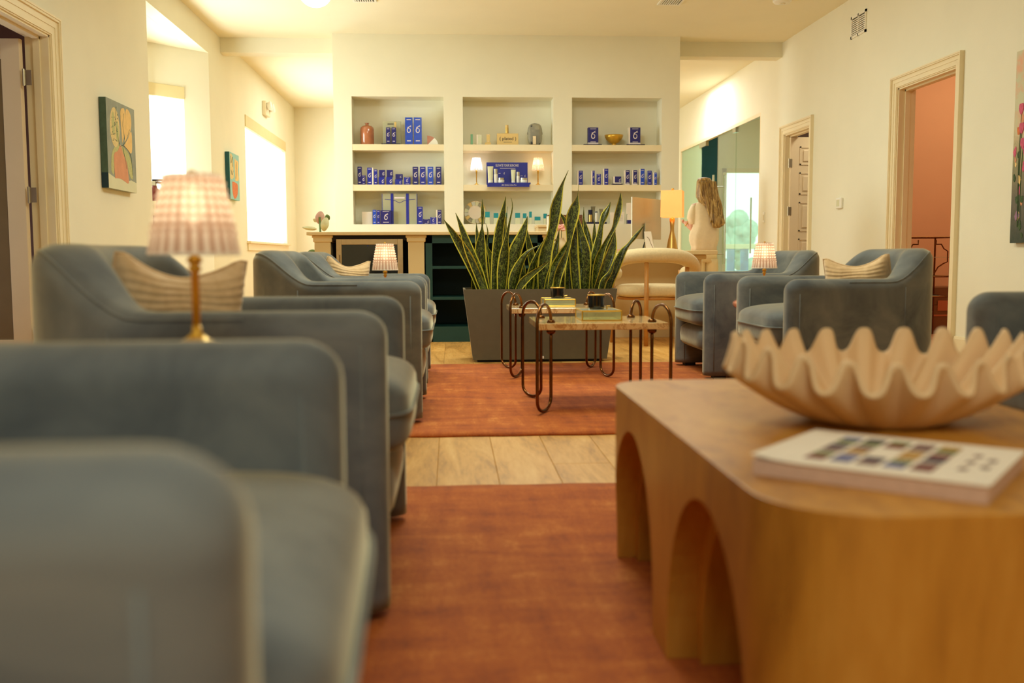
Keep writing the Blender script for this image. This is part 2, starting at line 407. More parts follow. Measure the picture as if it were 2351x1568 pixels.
def prism(bm, pts, axis, d0, d1):
    # pts 2-D outline, extruded along axis ('x','y','z')
    def P(p, d): return {'x': (d, p[0], p[1]), 'y': (p[0], d, p[1]), 'z': (p[0], p[1], d)}[axis]
    a = [bm.verts.new(P(p, d0)) for p in pts]; b = [bm.verts.new(P(p, d1)) for p in pts]
    bm.faces.new(a); bm.faces.new(b[::-1]); n = len(pts)
    for i in range(n): bm.faces.new((a[i], a[(i+1) % n], b[(i+1) % n], b[i]))
def pr(pts, axis, d0, d1):
    bm = bmesh.new(); prism(bm, pts, axis, d0, d1); return bm
def catmull(pts, n):
    out = []; P = [pts[0]]+list(pts)+[pts[-1]]; L = len(pts)-1
    for k in range(n+1):
        u = k/n*L; i = min(int(u), L-1); t = u-i; p0, p1, p2, p3 = P[i], P[i+1], P[i+2], P[i+3]
        out.append(tuple(.5*((2*b)+(-a+c)*t+(2*a-5*b+4*c-d)*t*t+(-a+3*b-3*c+d)*t**3) for a, b, c, d in zip(p0, p1, p2, p3)))
    return out
def text_mesh(s, size, name='lettering', mat_='silver_print', ext=.0006, align='CENTER'):
    cu = bpy.data.curves.new(name, 'FONT'); cu.body = s; cu.size = size; cu.extrude = ext; cu.align_x = align; cu.align_y = 'CENTER'; cu.resolution_u = 2
    o = bpy.data.objects.new(name, cu); C.objects.link(o)
    bpy.context.view_layer.update()
    me = bpy.data.meshes.new_from_object(o.evaluated_get(bpy.context.evaluated_depsgraph_get()))
    bpy.data.objects.remove(o); bpy.data.curves.remove(cu)
    me.materials.clear(); me.materials.append(MT[mat_]); me.name = name; return me
def copy_tree(root, loc=None, rz=None, label=None, group=None):
    r = root.copy(); C.objects.link(r)
    if loc is not None: r.location = loc
    if rz is not None: r.rotation_euler = (0, 0, rz)
    if label: r['label'] = label
    if group: r['group'] = group
    for ch in list(root.children):
        c = ch.copy(); C.objects.link(c); c.parent = r
        for g in list(ch.children): d = g.copy(); C.objects.link(d); d.parent = c
    return r
def baked(o, mods):
    for f in mods: f(o)
    bpy.context.view_layer.update()
    me = bpy.data.meshes.new_from_object(o.evaluated_get(bpy.context.evaluated_depsgraph_get()))
    o.modifiers.clear(); o.data = me; return o

# ================================================================== STRUCTURE
XL, XR, ZC, T = -2.43, 3.67, 3.05, .14
YB, YF = -3.0, 16.2
def wall_x(bm, x0, x1, y0, y1, openings, z1=ZC):
    y = y0
    for (a, b, zl, zh) in openings:
        if a > y: box(bm, x0, x1, y, a, 0, z1)
        if zl > 0: box(bm, x0, x1, a, b, 0, zl)
        box(bm, x0, x1, a, b, zh, z1); y = b
    box(bm, x0, x1, y, y1, 0, z1)
ND = (7.13, 8.08, 0, 2.075); FD = (10.09, 10.86, 0, 2.03); GL = (11.73, 15.86, 0, 2.40)
bm = bmesh.new(); wall_x(bm, XR, XR+T, YB, YF, [ND, FD, GL]); struct(obj('wall_right', bm, 'wall_paint'))
LD = (5.45, 6.36, 0, 2.07); BAY = (8.38, 10.46, 0, 2.78); LW = (12.2, 15.1, .915, 2.41)
bm = bmesh.new(); y = YB
for (a, b, zl, zh) in [LD, BAY, LW]:
    box(bm, XL-T, XL, y, a, 0, ZC)
    if zl: box(bm, XL-T, XL, a, b, 0, zl)
    box(bm, XL-T, XL, a, b, zh, ZC); y = b
box(bm, XL-T, XL, y, YF, 0, ZC); struct(obj('wall_left', bm, 'wall_paint'))
struct(obj('wall_far', bx(XL-T, XR+T, YF-.15, YF, 0, ZC), 'wall_paint'))
struct(obj('wall_back', bx(XL-T, XR+T, YB-T, YB, 0, ZC), 'wall_paint'))
struct(obj('ceiling', bx(XL-T, XR+T, YB, YF, ZC, ZC+.1), 'ceiling_paint'))
# beam left and right of the shelf wall
CW0, CW1, CY0, CY1 = -1.217, 2.472, 10.75, 11.25
struct(obj('trim_1', bx(XL, CW0, 11.0, 11.2, 2.893, ZC), 'wall_paint'))
struct(obj('trim_2', bx(CW1, XR, 11.0, 11.2, 2.893, ZC), 'wall_paint'))
# bay with three facets
FA = Vector((XL, 10.46)); fd = Vector((-.66, -.75)).normalized(); FB = FA+fd*.95
NA = Vector((XL, 8.38)); nd = Vector((-.66, .75)).normalized(); NB = NA+nd*.95
def facet(bm, a, b, z0, z1, t=.12, s=1):
    d = (b-a).normalized(); n = Vector((-d.y, d.x))*t*s
    prism(bm, [tuple(a), tuple(b), tuple(b+n), tuple(a+n)], 'z', z0, z1)
bm = bmesh.new(); facet(bm, NA, NB, 0, 2.85); facet(bm, NB, FB, 0, .9); facet(bm, NB, FB, 2.45, 2.85)
facet(bm, FA, FA+fd*.30, 0, 2.85, s=-1); facet(bm, FA+fd*.30, FB, 0, .9, s=-1); facet(bm, FA+fd*.30, FB, 2.40, 2.85, s=-1)
struct(obj('wall_bay', bm, 'wall_paint'))
struct(obj('ceiling_bay', bx(XL-1.0, XL-T, 8.1, 10.7, 2.779, 2.86), 'ceiling_paint'))
bm = bmesh.new()
box(bm, XL-1.2, XR+3.2, YB, YF+2, -.12, -.006); fl = struct(obj('floor', bm, 'plank_oak'))
# planks: two shared meshes, staggered rows
PW, PL = .2, 2.3
pm = bpy.data.meshes.new('plank'); b_ = bx(0, PW-.0009, 0, PL-.002, -.006, 0, .0012, 1); b_.to_mesh(pm); b_.free(); pm.materials.append(MT['plank_oak'])
nx = int((XR-XL)/PW)+1
for i in range(nx):
    off = [0, 1.35, .6, 1.8, .25, 1.05][i % 6]
    for j in range(9):
        y = YB-.2-off+j*PL+.3
        o = bpy.data.objects.new('plank', pm); C.objects.link(o); o.parent = fl; o.location = (XL+.0-.02+i*PW, y, 0)

# baseboards
struct(obj('baseboard_right', pr([(XR, 0), (XR-.016, 0), (XR-.016, .11), (XR-.009, .128), (XR, .13)], 'y', YB, 7.03), 'trim_paint')) 
bmb = bmesh.new(); prism(bmb, [(XR, 0), (XR-.016, 0), (XR-.016, .11), (XR-.009, .128), (XR, .13)], 'y', 8.18, 9.99)
prism(bmb, [(XR, 0), (XR-.016, 0), (XR-.016, .11), (XR-.009, .128), (XR, .13)], 'y', 10.96, 11.73); struct(obj('baseboard_passage', bmb, 'trim_paint'))
bmb = bmesh.new()
for a, b in ((YB, 5.34), (6.47, 8.38), (10.46, YF-.15)): prism(bmb, [(XL, 0), (XL+.016, 0), (XL+.016, .11), (XL+.009, .128), (XL, .13)], 'y', a, b)
struct(obj('baseboard_left', bmb, 'trim_paint'))
struct(obj('baseboard_far', bx(XL, XR, YF-.166, YF-.15, 0, .13), 'trim_paint'))

def casing(name, side, y0, y1, zt, w=.095):
    """stepped moulding around an opening in a wall of constant x; side = direction of the room (+1/-1)"""
    X = XL if side > 0 else XR
    bm = bmesh.new()
    steps = [(0, .008, .010), (.008, w*.45, .016), (w*.45, w*.78, .020), (w*.78, w-.012, .030), (w-.012, w, .034)]
    for a, b, d in steps:
        x1 = X+side*d; xa, xb = min(X, x1), max(X, x1)
        box(bm, xa, xb, y1+a, y1+b, 0, zt+b)
        box(bm, xa, xb, y0-b, y0-a, 0, zt+b)
        box(bm, xa, xb, y0-a, y1+a, zt+a, zt+b)
    xo = X-side*T
    # jamb lining with stop
    jx0, jx1 = min(X, xo), max(X, xo)
    box(bm, jx0, jx1, y1-.012, y1, 0, zt); box(bm, jx0, jx1, y0, y0+.012, 0, zt); box(bm, jx0, jx1, y0, y1, zt-.012, zt)
    s0, s1 = sorted((X-side*.05, X-side*.09))
    box(bm, s0, s1, y1-.024, y1-.012, 0, zt-.012); box(bm, s0, s1, y0+.012, y0+.024, 0, zt-.012); box(bm, s0, s1, y0, y1, zt-.026, zt-.012)
    return struct(obj(name, bm, 'trim_paint'))
casing('trim_3', -1, ND[0], ND[1], ND[3]); casing('trim_4', -1, FD[0], FD[1], FD[3], .10); casing('trim_5', 1, LD[0], LD[1], LD[3], .12)
bm = bx(XR+.05, XR+.075, ND[1]-.014, ND[1]-.011, .96, 1.03); o = obj('strike_plate', bm, 'hinge_steel', bpy.data.objects['trim_3'])

# rooms behind the openings
def room(pref, x0, x1, y0, y1, m, zc=2.95, skip='', floor=None):
    bm = bmesh.new()
    if 'w' not in skip: box(bm, x0-.05, x0, y0, y1, 0, zc)
    if 'e' not in skip: box(bm, x1, x1+.05, y0, y1, 0, zc)
    if 's' not in skip: box(bm, x0, x1, y0-.05, y0, 0, zc)
    if 'n' not in skip: box(bm, x0, x1, y1, y1+.05, 0, zc)
    struct(obj('wall_'+pref, bm, m))
    struct(obj('ceiling_'+pref, bx(x0, x1, y0, y1, zc, zc+.05), m if pref != 'side_room' else 'ceiling_paint'))
room('pink_room', XR+T, 6.4, 6.3, 9.35, 'pink_wall', skip='w')
struct(obj('floor_pink_room', bx(XR+.07, 6.4, 6.3, 9.35, -.004, .003), 'pink_room_floor'))
room('closet', XR+T, 5.3, 9.42, 11.15, 'closet_dark', skip='w')
room('study', -5.2, XL-T, 4.2, 7.9, 'brown_wall', skip='e')
# side room with a teal accent and a glazed door to the patio
DX0, DX1 = 4.40, 5.20
bm = bmesh.new(); box(bm, XR+T, DX0, 16.05, 16.17, 0, 2.9); box(bm, DX0, DX1, 16.05, 16.17, 2.12, 2.9); box(bm, DX1, 6.6, 16.05, 16.17, 0, 2.9)
box(bm, 6.6, 6.65, 11.2, 16.17, 0, 2.9); box(bm, XR+T, 6.6, 11.2, 11.3, 0, 2.9); struct(obj('wall_side_room', bm, 'wall_paint'))
struct(obj('ceiling_side_room', bx(XR+T, 6.6, 11.25, 16.1, 2.9, 2.95), 'ceiling_paint'))
struct(obj('wall_teal', bx(4.02, 4.30, 15.98, 16.05, 0, 2.9), 'teal_wall'))

# ------------------------------------------------------------------ doors
def hinge(p, par):
    bm = bmesh.new(); box(bm, p[0]-.002, p[0]+.036, p[1]-.003, p[1], p[2]-.045, p[2]+.045, .0)
    lathe(bm, [(.006, p[2]-.05), (.006, p[2]+.05)], 10, (p[0], p[1]-.004)); return obj('hinge', bm, 'hinge_steel', par)
# open door with a taupe panel, left
d1 = struct(bpy.data.objects.new('door_1', None)); C.objects.link(d1); d1.location = (XL-T+.02, 6.31, 0)
dz = 2.03
bm = bmesh.new(); box(bm, -.80, -.02, -.038, 0, 0, dz)
dl = obj('door_leaf', bm, 'door_paint', d1)
bm = bmesh.new()
box(bm, -.80, -.69, -.046, -.038, 0, dz, .003); box(bm, -.13, -.02, -.046, -.038, 0, dz, .003); box(bm, -.69, -.13, -.046, -.038, dz-.12, dz, .003); box(bm, -.69, -.13, -.046, -.038, 0, .22, .003)
obj('door_rail', bm, 'door_paint', d1)
obj('door_panel', bx(-.69, -.13, -.042, -.038, .22, dz-.12), 'door_panel_taupe', d1)
for z in (.25, 1.10, 1.80): 
    bm = bmesh.new(); box(bm, .0, .045, -.046, -.043, z-.045, z+.045); lathe(bm, [(.007, z-.05), (.007, z+.05)], 10, (.0, -.05)); obj('hinge', bm, 'hinge_steel', d1)
# six panel door, right passage
d2 = struct(bpy.data.objects.new('door_2', None)); C.objects.link(d2); d2.location = (XR+.045, 10.825, 0)
obj('door_leaf', bx(.0, .76, -.035, 0, .01, 2.0), 'door_paint', d2)
for zz in ((.18, .50), (.58, .90), (.98, 1.30), (1.38, 1.62), (1.70, 1.90)):
    for x0 in (.10, .42):
        bm = bmesh.new(); a, b = x0, x0+.24; z0, z1 = zz
        box(bm, a, b, -.040, -.035, z1-.015, z1); box(bm, a, b, -.040, -.035, z0, z0+.015); box(bm, a, a+.015, -.040, -.035, z0, z1); box(bm, b-.015, b, -.040, -.035, z0, z1)
        box(bm, a+.04, b-.04, -.043, -.035, z0+.04, z1-.04, .004)
        obj('door_panel', bm, 'door_paint', d2)
for z in (.55, 1.2, 1.72): hinge((-.02, -.036, z), d2)
# glazed patio door
d3 = struct(bpy.data.objects.new('door_3', None)); C.objects.link(d3); d3.location = (0, 16.05, 0)
bm = bmesh.new(); box(bm, DX0, DX0+.06, -.05, .05, 0, 2.12); box(bm, DX1-.06, DX1, -.05, .05, 0, 2.12); box(bm, DX0, DX1, -.05, .05, 2.05, 2.12); box(bm, DX0, DX1, -.05, .05, 0, .12)
obj('door_frame', bm, 'trim_paint', d3)
obj('door_pane', bx(DX0+.06, DX1-.06, -.004, .004, .12, 2.05), 'glass_green', d3)
for s in (-.07,): obj('door_handle', tb([(4.86, s, .75), (4.86, s, 1.65)], .014), 'steel', d3)
# glass wall on the right
g = struct(bpy.data.objects.new('window_3', None)); C.objects.link(g); g.location = (XR, 0, 0)
obj('top_rail', bx(.0, .05, GL[0], GL[1], 2.36, 2.40), 'trim_paint', g)
obj('side_rail', bx(.0, .05, GL[0], GL[0]+.03, 0, 2.36), 'trim_paint', g)
obj('side_rail', bx(.0, .05, GL[1]-.03, GL[1], 0, 2.36), 'trim_paint', g)
obj('pane', bx(.02, .032, 14.62, 15.83, .01, 2.36), 'glass_frost', g, label='pale green frosted pane')
obj('pane', bx(.02, .032, 12.83, 13.70, .01, 2.36), 'glass_green', g)
obj('pane', bx(.02, .032, 11.76, 12.82, .01, 2.36), 'glass_green', g)
obj('patch_fitting', bx(.0, .05, 14.3, 14.66, 2.29, 2.36, .004), 'steel', g)
obj('clamp', bx(.0, .05, 12.79, 12.92, 2.30, 2.36, .003), 'steel', g)
bm = bmesh.new(); tube(bm, [(-.055, 13.62, .60), (-.055, 13.62, 1.82)], .017); tube(bm, [(.10, 13.62, .60), (.10, 13.62, 1.82)], .012)
for z in (.74, 1.66): tube(bm, [(-.055, 13.62, z), (.10, 13.62, z)], .009)
obj('pull_handle', bm, 'steel', g)

# ------------------------------------------------------------------ windows left
wn = struct(bpy.data.objects.new('window_1', None)); C.objects.link(wn); wn.location = (XL, 0, 0)
obj('shade', bx(-.06, -.055, LW[0], LW[1], LW[2]+.01, 2.33), 'shade_day', wn)
bm = bmesh.new(); box(bm, -.035, .012, LW[0], LW[1], 2.27, 2.41, .003)
obj('valance', bm, 'valance', wn)
bm = bmesh.new(); box(bm, -.06, .05, LW[0]-.06, LW[1]+.06, .885, .915, .004); box(bm, 0, .016, LW[0]-.03, LW[1]+.03, .80, .885, .003)
obj('sill', bm, 'trim_paint', wn)
for y in (13.1, 14.1): obj('mullion', bx(-.10, -.08, y-.02, y+.02, .915, 2.35), 'trim_paint', wn)
w2 = struct(bpy.data.objects.new('window_2', None)); C.objects.link(w2); w2.location = (FA.x, FA.y, 0); ang = math.atan2(fd.y, fd.x); w2.rotation_euler = (0, 0, ang)
obj('shade', bx(.30, .95, -.05, -.045, .91, 2.32), 'shade_day', w2)
obj('valance', bx(.30, .95, -.03, .012, 2.28, 2.40, .003), 'valance', w2)
obj('sill', bx(.26, .95, -.05, .04, .87, .90, .003), 'trim_paint', w2)
w3 = struct(bpy.data.objects.new('window_4', None)); C.objects.link(w3)
obj('shade', bx(NB.x-.06, NB.x-.055, NB.y, FB.y, .91, 2.44), 'shade_day', w3)

# ================================================================== SHELF WALL with niches
def sp(px, py, Y=CY0): return WY(px, py, Y)
n_px = [(809.5, 1019.5), (1063.5, 1270.5), (1313, 1518.5)]
NX = []
for a, b in n_px: NX.append((sp(a, 380).x, sp(b, 380).x))
zt_ = sp(1165, 223).z
zs1t, zs1b = sp(1165, 332).z, sp(1165, 346).z
zs2t, zs2b = sp(1165, 424).z, sp(1165, 438).z
zbt = sp(1165, 514.3).z
ND_ = .27
bm = bmesh.new(); xs = [CW0]+[v for p in NX for v in p]+[CW1]
for i in range(0, len(xs), 2): box(bm, xs[i], xs[i+1], CY0, CY1, 0, ZC)
for a, b in NX:
    box(bm, a, b, CY0, CY1, 0, zbt); box(bm, a, b, CY0, CY1, zt_, ZC); box(bm, a, b, CY0+ND_, CY1, zbt, zt_)
cw = struct(obj('wall_shelves', bm, 'wall_paint'))
for a, b in NX:
    for z0, z1 in ((zs1b, zs1t), (zs2b, zs2t)):
        o = obj('shelf', bx(a, b, CY0+.002, CY0+ND_, z0, z1), 'trim_paint', cw)
# back counter flush with the niche floor
xa, xb = sp(1235, 500, 10.42).x, sp(1345, 500, 10.42).x
bc = thing('back_counter', 'low cream cabinet against the shelf wall under the brown box', 'cabinet', ((xa+xb)/2, 10.55, 0))
obj('body', bx(-(xb-xa)/2, (xb-xa)/2, -.17, .19, 0, zbt-.045), 'pilaster_paint', bc)
obj('top', bx(-(xb-xa)/2-.01, (xb-xa)/2+.01, -.19, .19, zbt-.045, zbt-.02, .004), 'counter_stone', bc)

# ================================================================== RECEPTION COUNTER and desk
CF = 8.40
def rx(px): return WY(px, 560, CF).x
c0, c1 = rx(714), rx(1258)
ct = thing('reception_counter', 'cream reception counter with bookcase and fridge bay, long thin stone top', 'counter', (0, CF, 0))
zt = WY(980, 532, CF).z
obj('countertop', bx(c0-.03, c1+.01, -.05, .62, zt-.028, zt, .004), 'counter_stone', ct)
def pil(xa, xb):
    bm = bmesh.new(); box(bm, xa, xb, 0, .58, 0, zt-.028); box(bm, xa-.012, xb+.012, -.012, .58, zt-.085, zt-.028, .008); box(bm, xa-.02, xb+.02, -.02, .3, zt-.05, zt-.028, .006)
    return obj('pilaster', bm, 'pilaster_paint', ct)
pil(rx(722), rx(759)); pil(rx(937), rx(974)); pil(rx(1250), rx(1258))
obj('back_panel', bx(rx(722), c1, .56, .60, 0, zt-.03), 'pilaster_paint', ct)
obj('bay_shade_sheet', bx(rx(760), rx(936), .50, .55, 0, zt-.03), 'black_gap', ct)  # black sheet standing in for the shade in the gap behind the fridge
obj('bay_shade_strip', bx(rx(760), rx(936), .02, .05, zt-.07, zt-.028), 'black_gap', ct)  # black strip standing in for the shade above the fridge
# bookcase
bk = thing('bookcase', 'dark green open bookcase built under the reception counter beside the fridge', 'bookcase', (rx(977), CF, 0))
bw = rx(1249)-rx(977)
zz = zt-.03
bm = bmesh.new(); box(bm, 0, .055, -.005, .03, 0, zz); box(bm, bw-.055, bw, -.005, .03, 0, zz); box(bm, 0, bw, -.005, .03, zz-.065, zz); box(bm, 0, bw, -.005, .03, 0, .13)
box(bm, bw*.5-.03, bw*.5+.03, -.005, .03, 0, zz)
obj('face_frame', bm, 'cabinet_green', bk)
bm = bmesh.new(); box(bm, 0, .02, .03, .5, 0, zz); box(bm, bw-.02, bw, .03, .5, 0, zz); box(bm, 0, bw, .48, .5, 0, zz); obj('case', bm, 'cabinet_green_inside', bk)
for z in (WY(1000, 614, CF).z, WY(1000, 685, CF).z): obj('shelf', bx(.02, bw-.02, .0, .48, z-.012, z+.012), 'cabinet_green', bk)
obj('bottom_board', bx(.02, bw-.02, .0, .48, .105, .13), 'cabinet_green', bk)
# wine fridge
x0, x1 = rx(772), rx(925)
fr = thing('wine_fridge', 'stainless framed glass-door wine fridge under the reception counter', 'fridge', ((x0+x1)/2, CF, 0)); hw = (x1-x0)/2
zf = WY(840, 549, CF).z; zg = WY(840, 562, CF).z
obj('cabinet', bx(-hw+.005, hw-.005, .03, .48, .06, zf-.005), 'black_gap', fr)
bm = bmesh.new(); s = .045
box(bm, -hw, -hw+s, -.01, .03, .1, zf, .002); box(bm, hw-s, hw, -.01, .03, .1, zf, .002); box(bm, -hw+s, hw-s, -.01, .03, zf-s, zf, .002); box(bm, -hw+s, hw-s, -.01, .03, .1, .1+s, .002)
dr = obj('door_frame', bm, 'stainless', fr)
obj('door_glass', bx(-hw+s, hw-s, 0, .01, .1+s, zf-s), 'black_glass', fr)
obj('handle', tb([(-hw+.02, -.045, zf-.13), (-hw+.02, -.045, .3)], .009), 'stainless', fr)
obj('indicator', bx(-.02, -.012, -.002, 0, zf-.06, zf-.052), 'display_blue', fr)
# desk
dsk = thing('reception_desk', 'low cream reception desk joined to the counter, lamp and monitor on it', 'desk', (0, 8.42, 0))
zd = WY(1500, 574, 8.42).z-.005; dx1 = WY(1646, 575, 8.42).x
obj('desktop', bx(c1+.012, dx1, -.03, .72, zd-.035, zd, .004), 'counter_stone', dsk)
xp0, xp1 = WY(1588, 600, 8.5).x, WY(1612, 600, 8.5).x
bm = bmesh.new(); box(bm, xp0, xp1, .10, .40, 0, zd-.035); box(bm, xp0-.015, xp1+.035, .06, .42, zd-.075, zd-.035, .01); obj('pilaster', bm, 'pilaster_paint', dsk)
obj('modesty_panel', bx(c1+.014, xp0, .30, .33, 0, zd-.035), 'pilaster_paint', dsk)
obj('kick_board', bx(c1+.014, xp0, .285, .30, 0, .09), 'trim_paint', dsk)
obj('side_panel', bx(c1+.014, c1+.04, .0, .3, 0, zd-.035), 'pilaster_paint', dsk)
ZD = zd; ZT = zt
# ================================================================== RUGS
def rug(name, x0, x1, y0, y1, label):
    bm = bmesh.new(); nx_, ny_ = 60, 40; t = .014
    def P(i, j):
        u, v = i/nx_, j/ny_; x = x0+(x1-x0)*u; y = y0+(y1-y0)*v
        return x+.004*math.sin(y*23+i)*(1 if i in (0, nx_) else 0), y+.004*math.sin(x*21)*(1 if j in (0, ny_) else 0)
    V = [[bm.verts.new((*P(i, j), t if 0 < i < nx_ and 0 < j < ny_ else t*.6)) for j in range(ny_+1)] for i in range(nx_+1)]
    for i in range(nx_):
        for j in range(ny_): bm.faces.new((V[i][j], V[i+1][j], V[i+1][j+1], V[i][j+1]))
    r = bmesh.ops.extrude_face_region(bm, geom=[]) if False else None
    edge = [V[i][0] for i in range(nx_+1)]+[V[nx_][j] for j in range(1, ny_+1)]+[V[i][ny_] for i in range(nx_-1, -1, -1)]+[V[0][j] for j in range(ny_-1, 0, -1)]
    low = [bm.verts.new((v.co.x, v.co.y, .0005)) for v in edge]; n = len(edge)
    for k in range(n): bm.faces.new((edge[k], edge[(k+1) % n], low[(k+1) % n], low[k]))
    bm.faces.new(low[::-1])
    o = obj(name, bm, 'rug', smooth=True); return tag(o, label, 'rug', 'rust lounge rugs')
rug('rug', -1.25, 2.45, -.6, 3.06, 'rust orange wool rug in the foreground under the arched coffee table')
rug('rug', -1.30, 2.30, 3.94, 6.58, 'rust orange wool rug under the copper-legged marble tables')
RZ = .014

# ================================================================== ARMCHAIRS
def smooth01(t): t = max(0, min(1, t)); return t*t*(3-2*t)
def make_armchair(label):
    root = thing('armchair', label, 'armchair', (0, 0, 0), 0, 'blue grey velvet barrel armchairs')
    Wd, t, xf, xb = .415, .115, .35, -.405
    cy = Wd-t/2; x0 = -.02
    path = []
    r = .057
    for a in range(6, -1, -1):
        A = a/6*PI/2; path.append((xf-r+r*math.sin(A), -cy, 0, -1, r-r*math.cos(A)))
    for k in range(1, 9): path.append((xf-r+(x0-(xf-r))*k/9, -cy, 0, -1, 0))
    tbk = .14; ax = (-(xb)-tbk/2)+x0
    nb = 40
    for k in range(nb+1):
        ph = -PI/2 - PI*k/nb          # from -y round the back to +y
        e = .80
        c, s = math.cos(ph), math.sin(ph)
        x = x0+ax*math.copysign(abs(c)**e, c); y = cy*math.copysign(abs(s)**e, s)
        path.append((x, y, None, None, 0))
    half = path[:15]
    for p in half[::-1]: path.append((p[0], -p[1], 0, 1, p[4]))
    n = len(path); bm = bmesh.new(); rings = []; crest = []
    def H(x): return .603+.132*smooth01((-.10-x)/.20)
    for i, (x, y, nx, ny, sh) in enumerate(path):
        if nx is None:
            a, b = path[i-1], path[i+1]; tx, ty = b[0]-a[0], b[1]-a[1]; L = math.hypot(tx, ty) or 1; nx, ny = ty/L*-1, tx/L
            if nx*x+ny*y < 0: nx, ny = -nx, -ny
        th = t+(tbk-t)*smooth01((x0-x)/.2)
        h = H(x)-sh*.8; hw = th/2-sh*.75; rt = min(.052, hw*.98)
        pr_ = [(hw-.006, .02), (hw, .05), (hw+.003, .3), (hw, h-rt)]
        for q in range(1, 8):
            A = q/8*PI/2; pr_.append((hw-rt+rt*math.cos(A), h-rt+rt*math.sin(A)))
        m = [(-a, b) for a, b in pr_[::-1]]; sec = pr_+[(0, h)]+m
        rings.append([bm.verts.new((x+nx*d, y+ny*d, z)) for d, z in sec])
        crest.append((Vector((x+nx*(hw-rt*.28), y+ny*(hw-rt*.28), h-rt*.30)), Vector((x+nx*hw, y+ny*hw, 0)), h-rt, Vector((x-nx*hw, y-ny*hw, 0))))
    L = len(rings[0])
    for a, b in zip(rings, rings[1:]):
        for k in range(L): bm.faces.new((a[k], a[(k+1) % L], b[(k+1) % L], b[k]))
    bm.faces.new(rings[0]); bm.faces.new(rings[-1])
    obj('shell', bm, 'velvet', root, True)
    bm = bmesh.new(); tube(bm, [c[0] for c in crest[12:-12]], .0035, 6)
    for s in (9, -10):
        pass
    for idx in (19, n-20):
        c = crest[idx]; tube(bm, [(c[1].x, c[1].y, c[2]), (c[1].x, c[1].y, .1)], .0025, 6)
    for sgn in (-1, 1):
        tube(bm, [(xf-.045, sgn*(Wd+.001), .05), (xf-.045, sgn*(Wd+.001), .54)], .002, 6)
        tube(bm, [(xf-.045, sgn*(Wd-t-.001), .05), (xf-.045, sgn*(Wd-t-.001), .54)], .002, 6)
    obj('piping', bm, 'velvet', root, True)
    # seat cushion: crowned box with a soft front bulge
    bm = bmesh.new(); superq(bm, (.065, 0, .372), (.325, .302, .088), .42, .28, 44, 18)
    for v in bm.verts:
        if v.co.z > .37: v.co.z += .022*max(0, 1-((v.co.x-.08)/.36)**2)*max(0, 1-(v.co.y/.34)**2)
    obj('seat_cushion', bm, 'velvet', root, True)
    obj('cushion_piping', tb([(.065+.328*math.copysign(abs(math.cos(a))**.28, math.cos(a)), .305*math.copysign(abs(math.sin(a))**.28, math.sin(a)), .385) for a in [PI*(-.42+.84*k/40) for k in range(41)]], .004, 6), 'velvet', root, True)
    bm = bmesh.new(); superq(bm, (.03, 0, .215), (.325, .302, .085), .5, .25, 40, 14)
    obj('front_rail', bm, 'velvet', root, True)
    for sx in (-.22, .26):
        for sy in (-.355, .355): obj('foot', bx(sx-.035, sx+.035, sy-.035, sy+.035, 0, .024, .003), 'black_rubber', root)
    return root
ch = make_armchair('blue grey velvet armchair closest to the camera, lower left corner')
spots = [(-.475, .895, .035, None), (-.475, 2.29, 0, 'blue grey velvet armchair behind the nearest glass lamp, pillow inside, left row'),
         (-.475, 4.60, 0, 'blue grey velvet armchair in the left row, third from the camera, no pillow'),
         (-.478, 5.76, .0, 'blue grey velvet armchair at the far end of the left row, small pillow'),
         (1.795, 2.33, PI, 'blue grey velvet armchair cut by the right edge of the picture'),
         (1.795, 4.59, PI, 'blue grey velvet armchair with ribbed pillow in the right row'),
         (1.795, 5.975, PI, 'blue grey velvet armchair at the far end of the right row, without pillow')]
for i, (x, y, rz, lb) in enumerate(spots):
    if i == 0: ch.location = (x, y, RZ); ch.rotation_euler = (0, 0, rz)
    else: copy_tree(ch, (x, y, RZ), rz, lb)

# ------------------------------------------------------------------ pillows
def pillow_mesh(S=.44, T=.085, chop=.052):
    bm = bmesh.new(); nu, nv = 26, 120; L = []
    for side in (1, -1):
        g = []
        for j in range(nv+1):
            row = []
            for i in range(nu+1):
                u, v = -1+2*i/nu, -1+2*j/nv
                e = (1-u**4)*(1-v**4)
                pin = 1-.05*(1-abs(u))*v*v
                pin2 = (1-.06*(1-abs(v))*u*u)*(1-.10*(v+1)/2)
                x = u*S/2*pin2; z = v*S/2*pin
                if v > 0: z -= chop*v*v*max(0, 1-(u/.85)**2)
                th = T*max(0, e)**.55*(1-.45*max(0, v)*max(0, 1-(u/.4)**2))
                th += .0022*math.cos((v*S/2)*2*PI/.0195)*0
                rib = .0020*math.cos((v+.12*u*u)*PI*17)*min(1, e*4)
                row.append(bm.verts.new((x, side*(th+rib), z)))
            g.append(row)
        for j in range(nv):
            for i in range(nu):
                q = (g[j][i], g[j][i+1], g[j+1][i+1], g[j+1][i]); bm.faces.new(q if side < 0 else q[::-1])
    bmesh.ops.remove_doubles(bm, verts=bm.verts[:], dist=.0004)
    me = bpy.data.meshes.new('pillow'); bm.to_mesh(me); bm.free(); me.shade_smooth(); me.materials.append(MT['corduroy']); return me
pme = pillow_mesh()
def piping_ring(S, chop):
    pts = []
    for k in range(80):
        a = k/80*4; s_ = int(a); f = -1+2*(a-s_)
        u, v = [(f, -1), (1, f), (-f, 1), (-1, -f)][s_]
        x = u*S/2*(1-.06*(1-abs(v))*u*u)*(1-.10*(v+1)/2); z = v*S/2*(1-.05*(1-abs(u))*v*v)
        if v > 0: z -= chop*v*v*max(0, 1-(u/.85)**2)
        pts.append((x, 0, z))
    return tb(pts, .005, 6, True)
pip = None
